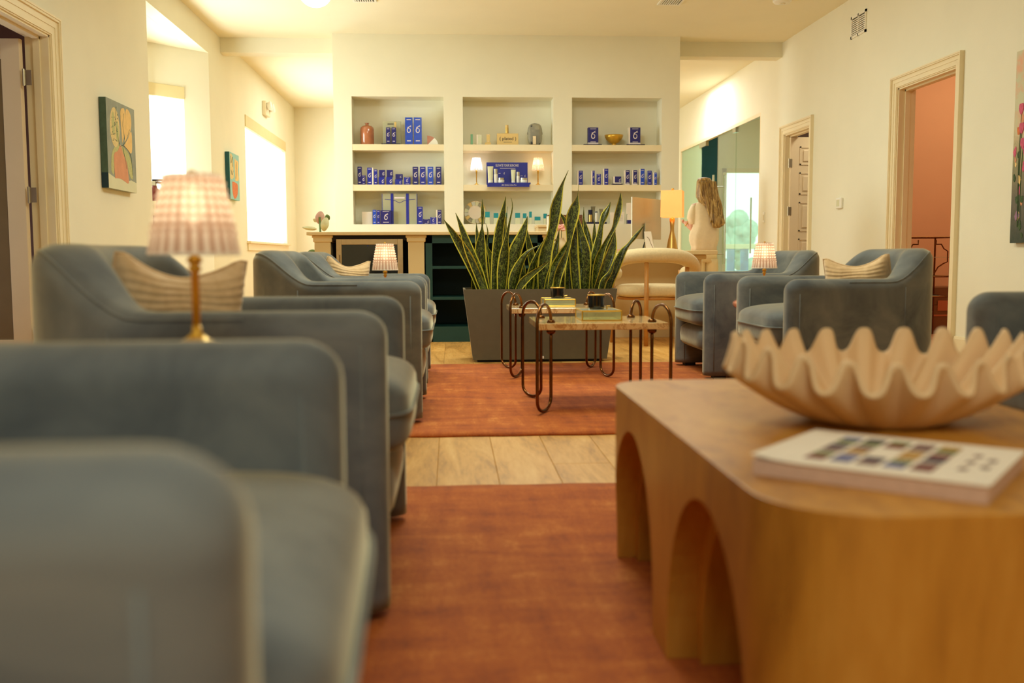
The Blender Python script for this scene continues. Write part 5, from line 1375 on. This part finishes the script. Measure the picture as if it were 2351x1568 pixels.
# ================================================================== CREAM CHAIR
cc = thing('desk_chair', 'cream boucle chair with curved tube back and oak legs at the desk', 'chair', (WY(1497, 700, 8.1).x, 8.12, 0))
cr = .052; Rz_ = .30
pts = []
for k in range(41):
    a = math.radians(-220+260*k/40)  # back faces the camera (-y)
    rot = math.radians(-8)
    x = .335*math.cos(a); y = .30*math.sin(a)
    zc_ = .725 - .150*smooth01((y+.33)/.46)
    pts.append((x*math.cos(rot)-y*math.sin(rot), x*math.sin(rot)+y*math.cos(rot), zc_))
rad = [cr*(1.12 if 0 < i < 40 else .9)*math.sqrt(max(.08, 1-max(0, (2-min(i, 40-i))/2.2)**2)) for i in range(41)]
obj('backrest', tb(pts, rad, 18), 'cream_boucle', cc, True)
obj('seat', sq((0, .02, .435), (.29, .27, .055), .45, .55, 36, 14), 'cream_boucle', cc, True)
obj('seat_frame', tb([(.27*math.cos(a), .02+.25*math.sin(a), .375) for a in [2*PI*k/36 for k in range(36)]], .012, 8, True), 'oak_leg', cc, True)
for x, y, zt_ in ((-.10, -.285, .69), (.245, -.205, .68), (-.31, .10, .60), (.275, .17, .60)):
    obj('leg', tb([(x, y, 0), (x, y, zt_)], .018, 12), 'oak_leg', cc, True)

# ================================================================== WALL FIXTURES
vt = thing('air_vent', 'white louvred air vent high on the right wall', 'vent', (XR, 8.915, 2.775))
hy_, hz_ = .165, .098
bm = bmesh.new(); box(bm, -.012, 0, -hy_, hy_, hz_-.022, hz_); box(bm, -.012, 0, -hy_, hy_, -hz_, -hz_+.022); box(bm, -.012, 0, -hy_, -hy_+.022, -hz_, hz_); box(bm, -.012, 0, hy_-.022, hy_, -hz_, hz_); box(bm, -.012, 0, -.008, .008, -hz_, hz_)
obj('frame', bm, 'white_plastic', vt); obj('backing', bx(-.003, -.001, -hy_+.02, hy_-.02, -hz_+.02, hz_-.02), 'dark_pack', vt)
for k in range(8):
    for s_ in (-1, 1):
        bm = bx(-.0105, -.003, min(s_*.01, s_*(hy_-.024)), max(s_*.01, s_*(hy_-.024)), -.0065, .003); o = obj('slat', bm, 'white_plastic', vt); o.location.z = -hz_+.034+k*.0178
th = thing('thermostat', 'small white thermostat on the right wall', 'thermostat', (XR, 9.24, 1.205))
obj('body', bx(-.026, 0, -.062, .062, -.05, .05, .008), 'white_plastic', th); obj('display', bx(-.0275, -.0258, -.03, .042, -.03, .032), 'pale_carton', th)
sw = thing('light_switch', 'white light switch beside the glass wall', 'switch', (XR, 11.55, 1.16)); obj('plate', bx(-.006, 0, -.04, .04, -.06, .06, .002), 'white_plastic', sw); obj('rocker', bx(-.011, -.006, -.017, .017, -.033, .033, .002), 'cream_plastic', sw)
el = thing('emergency_light', 'twin-head emergency light on the left wall above the far window', 'light', (XL, 13.5, 2.66))
obj('housing', bx(0, .05, -.16, .16, -.09, .09, .01), 'cream_plastic', el)
for s_ in (-.10, .10):
    bm = bmesh.new(); lathe(bm, [(0, 0), (.045, 0), (.06, .05), (.055, .06), (0, .055)], 20, cap=False); bmesh.ops.transform(bm, matrix=Matrix.Translation((.055, s_, .02)) @ Matrix.Rotation(math.radians(80), 4, 'Y'), verts=bm.verts[:]); obj('lamp_head', bm, 'white_plastic', el, True)
fe = thing('fire_extinguisher', 'dark red fire extinguisher on the wall behind the left corner', 'extinguisher', (XL+.045, 8.62, .93))
fe.location.x = WY(356, 480, 8.62).x
obj('cylinder', lt([(0, 0), (.06, 0), (.068, .012), (.068, .30), (.055, .345), (.025, .37), (.02, .39), (0, .39)], 24, cap=False), 'extinguisher_red', fe, True)
obj('valve', bx(-.018, .018, -.018, .018, .39, .43, .004), 'steel', fe); obj('lever', bx(-.015, .07, -.01, .01, .43, .445, .003), 'black_rubber', fe)
obj('hose', tb(catmull([(.02, 0, .42), (.07, 0, .40), (.085, 0, .30), (.08, 0, .12), (.07, 0, .06)], 16), .010, 8), 'black_rubber', fe, True)
obj('label_plate', bx(-.03, .03, -.0705, -.067, .14, .26), 'pale_carton', fe)
# ceiling fixtures
P = WY(725, -20, 8.5)
gl = thing('ceiling_globe_light', 'round glowing globe light on the ceiling at the top edge', 'light', (-1.135, 8.83, ZC))
obj('globe', sq((0, 0, -.085), (.137, .137, .115), 1, 1, 28, 18), 'globe_glass', gl, True); obj('canopy', lt([(0, 0), (.10, 0), (.10, -.02), (0, -.02)], 28, cap=False), 'brass', gl)
for (a, b, yy, lb) in ((812, 862, 1, 'white slotted ceiling vent near the globe light'), (1512, 1562, 8, 'white slotted ceiling vent above the right of the shelf wall')):
    P = WZ((a+b)/2, yy, ZC-.005); w_ = (b-a)/2/FPX*P.y*1.05
    cvt = thing('ceiling_vent', lb, 'vent', (P.x, P.y-.10, ZC)); 
    bm = bmesh.new(); box(bm, -w_, w_, .12, .15, -.012, 0); box(bm, -w_, w_, -.15, -.12, -.012, 0); box(bm, -w_, -w_+.02, -.12, .12, -.012, 0); box(bm, w_-.02, w_, -.12, .12, -.012, 0); obj('frame', bm, 'white_plastic', cvt)
    obj('backing', bx(-w_+.02, w_-.02, -.12, .12, -.002, -.001), 'dark_pack', cvt)
    nn = 8
    for k in range(nn): obj('slat', bx(-w_+.025+k*(2*w_-.05)/nn, -w_+.025+(k+.5)*(2*w_-.05)/nn, -.12, .12, -.012, -.003), 'white_plastic', cvt)
P = WZ(1796, 4, ZC-.02)
sd = thing('smoke_detector', 'flat round white smoke detector on the ceiling', 'smoke detector', (P.x, P.y, ZC)); obj('body', lt([(0, 0), (.085, 0), (.085, -.018), (.07, -.034), (0, -.036)], 32, cap=False), 'white_plastic', sd, True); obj('grille', lt([(.0, -.0355), (.03, -.0355), (.028, -.040), (0, -.040)], 24, cap=False), 'cream_plastic', sd, True)

# ================================================================== PICTURES
def flat_poly(pts, m, par, d, name='motif', x=.0):
    # pts in picture units (u right, v up), drawn on the canvas front; picture faces +x, u runs along +y
    bm = bmesh.new(); prism(bm, [(u, v) for u, v in pts], 'x', x, x+d); return obj(name, bm, m, par)
def ell(cu, cv, ru, rv, n=22, rot=0):
    return [(cu+ru*math.cos(a)*math.cos(rot)-rv*math.sin(a)*math.sin(rot), cv+ru*math.cos(a)*math.sin(rot)+rv*math.sin(a)*math.cos(rot)) for a in [2*PI*k/n for k in range(n)]]
def cr_(pts, n=30): return catmull(pts+[pts[0]], n)[:-1]
A = WX(242.3, 222, XL+.05); B = WX(307.5, 253.5, XL+.05); D_ = WX(246, 430, XL+.05)
y0, y1, z1, z0 = A.y, B.y, A.z, D_.z; W_, H_ = y1-y0, z1-z0
p1_ = thing('painting', 'square painting of two flowers in a coral vase, on the wall beside the open door', 'painting', (XL, y0, z0), 0, 'small flower canvases on the left wall')
obj('canvas', bx(0.004, .05, 0, W_, 0, H_), 'art_grey_blue', p1_); obj('canvas_edge', bx(.003, .0495, -.001, 0, H_*.17, H_), 'canvas_green_edge', p1_); obj('canvas_edge', bx(.003, .0495, -.001, 0, 0, H_*.17), 'art_navy', p1_)
S_ = lambda pts: [(u*W_, v*H_) for u, v in pts]
X0 = .0501
flat_poly(S_([(0, 0), (1, 0), (1, .12), (.8, .14), (.6, .11), (.4, .145), (.2, .13), (0, .165)]), 'pale_carton', p1_, .0006, x=X0)
flat_poly(S_(ell(.27, .70, .165, .225)), 'art_cream', p1_, .001, x=X0)
flat_poly(S_(ell(.22, .74, .05, .13)), 'art_lime', p1_, .0014, x=X0); flat_poly(S_(ell(.35, .66, .05, .12)), 'art_lime', p1_, .0014, x=X0)
flat_poly(S_(cr_([(.52, .55), (.48, .88), (.56, .955), (.64, .93), (.62, .70)])), 'art_peach', p1_, .0012, x=X0)
flat_poly(S_(cr_([(.60, .56), (.66, .90), (.74, .97), (.86, .90), (.84, .74)])), 'art_peach', p1_, .0014, x=X0)
flat_poly(S_(cr_([(.58, .53), (.72, .62), (.86, .72), (.87, .52), (.80, .46)])), 'art_peach', p1_, .0012, x=X0)
flat_poly(S_(cr_([(.10, .20), (.14, .40), (.34, .52), (.56, .50), (.74, .44), (.86, .30), (.86, .16), (.74, .20), (.60, .40), (.36, .42), (.22, .30), (.18, .16)])), 'art_lime', p1_, .0008, x=X0)
flat_poly(S_(cr_([(.22, .12), (.20, .38), (.34, .44), (.44, .52), (.52, .44), (.64, .34), (.68, .24), (.70, .10), (.56, .11), (.4, .13)])), 'art_coral', p1_, .0016, x=X0)
random.seed(11)
for k in range(26):
    u, v = random.uniform(.16, .38), random.uniform(.54, .86); flat_poly(S_(ell(u, v, .008, .008, 8)), 'art_line', p1_, .002, name='dot', x=X0)
for ln in ([(.34, .94), (.31, .72), (.42, .50)], [(.60, .60), (.55, .75), (.60, .90)], [(.80, .74), (.66, .60), (.52, .52)], [(.52, .50), (.60, .36), (.64, .26)], [(.44, .50), (.56, .52), (.80, .44), (.86, .2)]):
    q = catmull(S_(ln), 10); obj('brush_line', tb([(X0+.0008, a, b) for a, b in q], .0022, 4), 'art_line', p1_)
A = WX(526.3, 347.7, XL+.05); B = WX(548, 357.5, XL+.05); D_ = WX(526.8, 455.3, XL+.05)
y0, y1, z1, z0 = A.y, B.y, A.z, D_.z; W_, H_ = y1-y0, z1-z0
p2_ = thing('painting', 'narrow painting of yellow and orange shapes on pale blue, between the left windows', 'painting', (XL, y0, z0), 0, 'small flower canvases on the left wall')
obj('canvas', bx(0.004, .05, 0, W_, 0, H_), 'art_sky', p2_); obj('canvas_edge', bx(.003, .0495, -.0015, 0, 0, H_), 'canvas_teal_edge', p2_)
flat_poly(S_([(.02, .44), (.06, .96), (.2, .98), (.36, .9), (.40, .48), (.2, .42)]), 'art_cream', p2_, .0008, x=X0)
flat_poly(S_(cr_([(.56, .42), (.52, .88), (.68, .86), (.72, .88), (.92, .84), (.86, .66), (.92, .46)])), 'art_peach', p2_, .001, x=X0)
flat_poly(S_(cr_([(.22, .38), (.24, .14), (.44, .02), (.74, .12), (.80, .34), (.5, .38)])), 'art_orange', p2_, .001, x=X0)
for ln in ([(.12, .92), (.14, .76), (.3, .92), (.3, .7)], [(.12, .62), (.22, .52), (.34, .62)], [(.7, .84), (.66, .6), (.6, .46)]):
    q = catmull(S_(ln), 10); obj('brush_line', tb([(X0+.0008, a, b) for a, b in q], .003, 4), 'art_line', p2_)
# meadow painting on the right wall
A = WX(2333, 120, XR-.04); D_ = WX(2320, 558, XR-.04)
pz1, pz0, py1 = A.z, D_.z, (A.y+D_.y)/2
p3_ = thing('painting', 'large meadow painting of pink and orange flowers cut by the right edge', 'painting', (XR, py1-1.25, pz0))
obj('canvas', bx(-.04, -.003, 0, 1.25, 0, pz1-pz0), 'painting', p3_)
random.seed(3); HP = pz1-pz0
for k in range(150):
    u = random.uniform(.7, 1.235) if k < 110 else random.uniform(0.02, .7); v = random.betavariate(1.5, 2.3)*HP*.78+.03; s_ = random.uniform(.010, .026)*(1 if v < HP*.5 else 1.2)
    m_ = random.choice(['art_pink', 'art_pink', 'art_orange', 'art_violet', 'art_violet', 'art_coral', 'art_peach', 'art_leaf', 'art_leaf']) if v > .12 else random.choice(['art_leaf', 'art_cream', 'art_leaf'])
    pts = [(u+s_*(1+.3*math.sin(3*a+k))*math.cos(a)*.7, v+s_*(1+.3*math.cos(2*a+k))*math.sin(a)*1.3) for a in [2*PI*q/10 for q in range(10)]]
    bm = bmesh.new(); prism(bm, pts, 'x', -.0412-.0004*(k % 5), -.040); obj('brush_dab', bm, m_, p3_)
for (u, v) in ((1.17, HP*.70), (1.16, HP*.60), (1.14, HP*.52), (1.06, HP*.64), (.98, HP*.72)):
    q = catmull([(u, .1), (u+.01, v*.6), (u-.005, v)], 8); obj('brush_stem', tb([(-.041, a, b) for a, b in q], .003, 4), 'art_leaf', p3_)
    bm = bmesh.new(); prism(bm, [(u+.026*math.cos(a), v+.035*math.sin(a)*(1+.2*math.sin(3*a))) for a in [2*PI*q/14 for q in range(14)]], 'x', -.0445, -.040); obj('brush_bloom', bm, 'art_pink', p3_)

# ================================================================== PINK ROOM
Pk = WZ(2150, 777, 0)
P0 = WY(2160, 660, 8.55); 
cb = thing('cardboard_box', 'tall brown cardboard carton stack in the pink room', 'box', (WY(2165, 700, 8.75).x, 8.75, .004))
zb_ = WY(2165, 661, 8.75).z
obj('lower_box', bx(-.34, .36, 0, .45, 0, zb_*.62), 'cardboard', cb); obj('upper_box', bx(-.33, .35, .005, .44, zb_*.62+.003, zb_), 'cardboard', cb)
obj('tape', bx(-.05, .06, -.002, .0, zb_*.50, zb_*.72), 'cardboard_tape', cb)
obj('strip', bx(-.34, .36, -.0015, 0, .16, .175), 'cardboard_tape', cb)
et = thing('etagere', 'slim brass fretwork shelf stand in front of the boxes in the pink room', 'shelf', (WY(2178, 700, 8.45).x, 8.45, .004))
ztp_ = WY(2178, 546, 8.45).z; zm_ = WY(2178, 636, 8.45).z
def zz_(py): return WY(2150, py, 8.45).z
x_l, x_r = -.42, 0
for xx in (x_l, x_r):
    for yy in (0, .28): obj('post', tb([(xx, yy, 0), (xx, yy, ztp_)], .009, 6), 'copper', et)
for z in (ztp_, zm_, .35):
    obj('shelf_frame', tb([(x_l, 0, z), (x_r, 0, z), (x_r, .28, z), (x_l, .28, z)], .008, 5, True), 'copper', et); obj('shelf', bx(x_l, x_r, 0, .28, z-.003, z+.003), 'glass_box', et)
k = 8.45/FPX
fr_ = [(-22, 552), (-22, 562), (-14, 562), (-10, 572), (-1-3, 578), (-4, 602), (-10, 606), (-18, 614), (-24, 630)]
q = [((a-0)*k*1.6, 0, zz_(b)) for a, b in fr_]; obj('fretwork', tb(q, .006, 5), 'copper', et); obj('fretwork', tb([(x_l-a, b, c) for a, b, c in q], .006, 5), 'copper', et)
bs = obj('basket', lt([(0, 0), (.05, 0), (.06, .07), (.055, .07), (0, .02)], 16, cap=False), 'brown_leather'); bs.location = (et.location.x-.26, 8.55, zz_(590)); tag(bs, 'small brown basket in the pink room, on the fretwork stand', 'basket')
obj('shelf', bx(x_l, x_r, 0, .28, zz_(590)-.010, zz_(590)-.004), 'glass_box', et)

# ================================================================== PATIO beyond the glazed door
struct(obj('ground', bx(2, 14, 16.4, 38, -.1, -.02), 'outdoor_ground'))
hg = thing('hedge', 'pale sunlit hedge beyond the glazed door', 'hedge', (7.4, 34, 0))
bm = bmesh.new(); random.seed(2)
for k in range(90): superq(bm, (random.uniform(-3, 3), random.uniform(-.5, .5), random.uniform(.3, 2.0)), (random.uniform(.22, .42),)*3, 1, 1, 10, 7)
o = obj('foliage', bm, 'outdoor_green', hg, True); o['kind'] = 'stuff'
pc = thing('patio_bench', 'blue and white garden bench on the patio beyond the glazed door', 'bench', (5.25, 18.2, -.02))
obj('seat', bx(-.6, .6, -.25, .25, .40, .46, .01), 'outdoor_blue', pc); 
for k in range(5): obj('back_slat', bx(-.6+k*.26, -.45+k*.26, .24, .27, .46, .86, .005), 'outdoor_blue', pc)
obj('top_rail', bx(-.62, .62, .23, .28, .86, .95, .008), 'outdoor_white', pc)
for sx in (-.55, .55):
    for sy in (-.2, .22): obj('leg', bx(sx-.03, sx+.03, sy-.03, sy+.03, 0, .40), 'outdoor_white', pc)
for sx in (-.6, .6): obj('armrest', bx(sx-.03, sx+.03, -.25, .25, .62, .67, .008), 'outdoor_white', pc)

# ================================================================== PERSON
PY = 11.8; pk = PY/FPX
def pp(px, py, dy=0): v = WY(px, py, PY); return Vector((v.x, PY+dy, v.z))
base = pp(1618, 600); pe = thing('person', 'woman with long blonde hair, cream top and trousers, turned away near the glass wall', 'person', (base.x, PY, 0))
O_ = Vector((base.x, PY, 0))
def skin_body(joints, edges, name, m, par, sub=2, root=0):
    me = bpy.data.meshes.new(name); bm = bmesh.new(); sl_ = bm.verts.layers.skin.verify(); vs = []
    for i, (p, r) in enumerate(joints):
        v = bm.verts.new(p); v[sl_].radius = (r, r) if not isinstance(r, tuple) else r; v[sl_].use_root = (i == root); vs.append(v)
    for a, b in edges: bm.edges.new((vs[a], vs[b]))
    bm.to_mesh(me); bm.free(); me.materials.append(MT[m])
    o = bpy.data.objects.new(name, me); C.objects.link(o); o.parent = par
    s1 = o.modifiers.new('skin', 'SKIN'); s1.use_smooth_shade = True; s2 = o.modifiers.new('sub', 'SUBSURF'); s2.levels = sub; s2.render_levels = sub
    bpy.context.view_layer.update(); m2 = bpy.data.meshes.new_from_object(o.evaluated_get(bpy.context.evaluated_depsgraph_get())); o.modifiers.clear(); o.data = m2; m2.shade_smooth()
    if not m2.materials: m2.materials.append(MT[m])
    return o
zr = lambda py: pp(1618, py).z
hip = zr(585); ht = zr(409)
J = [((.0, 0, hip), .12), ((.0, 0, zr(555)), .10), ((0, .01, zr(510)), .115), ((0, .01, zr(482)), .11), ((-.01, 0, zr(466)), .05), ((-.012, -.005, zr(452)), .05), ((-.02, .0, zr(438)), .074), ((-.02, .0, zr(426)), .064),
     # left arm: shoulder, elbow, wrist, palm
     ((-.135, .02, zr(474)), .045), ((-.155, .02, zr(520)), .040), ((-.12, .03, zr(531)), .036), ((-.20, .13, zr(512)), .026), ((-.215, .15, zr(507)), .024),
     # right arm
     ((.125, .02, zr(474)), .045), ((.15, .04, zr(522)), .038), ((.05, .22, zr(512)), .028), ((-.04, .25, zr(508)), .024),
     # legs
     ((-.075, 0, hip-.05), .085), ((-.08, -.01, .48), .055), ((-.08, 0, .08), .038), ((-.085, .12, .035), .03),
     ((.075, 0, hip-.05), .085), ((.085, -.01, .48), .055), ((.085, 0, .08), .038), ((.09, .12, .035), .03)]
E_ = [(0, 1), (1, 2), (2, 3), (3, 4), (4, 5), (5, 6), (6, 7), (3, 8), (8, 9), (9, 10), (10, 11), (11, 12), (3, 13), (13, 14), (14, 15), (15, 16), (0, 17), (17, 18), (18, 19), (19, 20), (0, 21), (21, 22), (22, 23), (23, 24)]
body_ = skin_body(J, E_, 'body', 'skin', pe)
# fingers of the raised left hand, curled
for k in range(5):
    a = Vector((-.222+.004*k, .150+.004*k, zr(507)+.016-.009*k)); d = Vector((-.030, .012, -.002*k)) if k < 4 else Vector((-.006, .02, .02))
    ln = [.026, .030, .028, .022, .020][k]; d.normalize()
    obj('finger', tb([a, a+d*ln*.6, a+d*ln+Vector((.004, .012, -.006))], [.0085, .008, .006], 8), 'skin', pe, True)
# face on the turned head: nose, ear
bm = bmesh.new(); superq(bm, (-.092, .035, zr(434)), (.014, .012, .02), 1, 1, 10, 8); obj('nose', bm, 'skin', pe, True)
bm = bmesh.new(); superq(bm, (-.078, .045, zr(442)), (.012, .02, .007), 1, 1, 10, 8); obj('mouth', bm, 'leaf_pink', pe, True)
for s_ in (.02, .06):
    bm = bmesh.new(); superq(bm, (-.083, s_, zr(430)), (.006, .011, .006), 1, 1, 8, 6); obj('eye', bm, 'white_plastic', pe, True)
def lofted(secs, m, name, par, wav=0, nw=7, seg=40, ph=0, close=True):
    bm = bmesh.new(); R = []
    for j, (cx_, cy_, z, rx_, ry_) in enumerate(secs):
        rr = []
        for i in range(seg):
            a = 2*PI*i/seg; w = 1+wav*math.sin(nw*a+ph+j*.5)*(j/len(secs))
            rr.append(bm.verts.new((cx_+rx_*w*math.cos(a), cy_+ry_*w*math.sin(a), z)))
        R.append(rr)
    for a, b in zip(R, R[1:]):
        for i in range(seg): bm.faces.new((a[i], a[(i+1) % seg], b[(i+1) % seg], b[i]))
    if close: bm.faces.new(R[0]); bm.faces.new(R[-1])
    return obj(name, bm, m, par, True)
def sx_(px): return pp(px, 500).x-base.x
def sec(py, x0, x1, ry): return ((sx_(x0)+sx_(x1))/2, .01, zr(py), (sx_(x1)-sx_(x0))/2, ry)
lofted([sec(463, 1604, 1624, .05), sec(467, 1596, 1634, .075), sec(474, 1591, 1642, .10), sec(486, 1589, 1645, .125), sec(500, 1588, 1648, .14), sec(520, 1590, 1650, .15), sec(540, 1583, 1650, .155), sec(552, 1583, 1650, .15), sec(562, 1587, 1647, .14), sec(567, 1589, 1645, .135), sec(576, 1588, 1646, .135)], 'knit_cream', 'sweater', pe, .045, 9)
# dolman sleeve over the left elbow
lofted([(-.135, .02, zr(470), .03, .05), (-.15, .02, zr(486), .055, .075), (-.155, .02, zr(500), .06, .08), (-.14, .02, zr(515), .045, .07)], 'knit_cream', 'sleeve', pe, .03, 5)
lofted([(.115, .03, zr(470), .03, .05), (.14, .03, zr(490), .05, .075), (.14, .04, zr(512), .045, .07)], 'knit_cream', 'sleeve', pe, .03, 5)
hem = [sec(575, 1589, 1645, .135), sec(582, 1592, 1644, .13)]
lofted([(0.0, .01, zr(574), .135, .12), (0.0, .01, hip-.02, .15, .125), (0, .01, hip-.09, .15, .12)], 'trouser_cream', 'trousers', pe, 0)
for s_ in (-1, 1): lofted([(s_*.07, .0, hip-.05, .085, .11), (s_*.078, -.005, .62, .082, .095), (s_*.082, 0, .3, .085, .10), (s_*.085, 0, .05, .095, .12)], 'trouser_cream', 'trouser_leg', pe, .03, 5, ph=s_)
# hair: cap plus long wavy fall
def hs(py, x0, x1, ry, cy_=-.03): return ((sx_(x0)+sx_(x1))/2, cy_, zr(py), (sx_(x1)-sx_(x0))/2, ry)
lofted([hs(407.5, 1609, 1621, .03, 0), hs(409.5, 1602, 1629, .065, -.0), hs(417, 1598.5, 1634, .085, -.005), hs(427, 1598, 1638, .10, -.01), hs(440, 1597, 1640, .10, -.015), hs(452, 1596, 1641, .095, -.03), hs(463, 1601, 1641, .08, -.05),
        hs(475, 1614, 1643, .06, -.09), hs(490, 1619, 1646, .05, -.135), hs(502, 1623, 1652, .055, -.16), hs(513, 1626, 1656, .055, -.165), hs(519, 1627, 1652, .045, -.165), hs(524, 1630, 1644, .02, -.165)], 'hair', 'hair', pe, .05, 11, 66)
random.seed(9)
for k in range(26):
    t = k/25; x0 = 1600+38*t; x1 = 1622+30*t; amp = .010
    pts = []
    for j in range(15):
        s_ = j/14; py = 418+(103+random.uniform(-1, 1)-abs(t-.6)*18)*s_; px = x0+(x1-x0)*smooth01(s_*1.1)
        dy = -.10-.07*s_-.03*math.sin(PI*t)
        P = pp(px, py)-O_; pts.append((P.x+amp*s_*math.sin(s_*15+k), dy+.006*math.cos(s_*14+k*2), P.z))
    obj('hair_strand', tb(pts, [.008+.006*math.sin(PI*min(1, j/14+.05)) for j in range(15)], 6), 'hair', pe, True)
obj('bracelet', tb([(-.196+.030*math.cos(a)*.6, .122+.03*math.sin(a), zr(512)+.03*math.cos(a)) for a in [2*PI*q/20 for q in range(20)]], .005, 6, True), 'brass', pe, True)
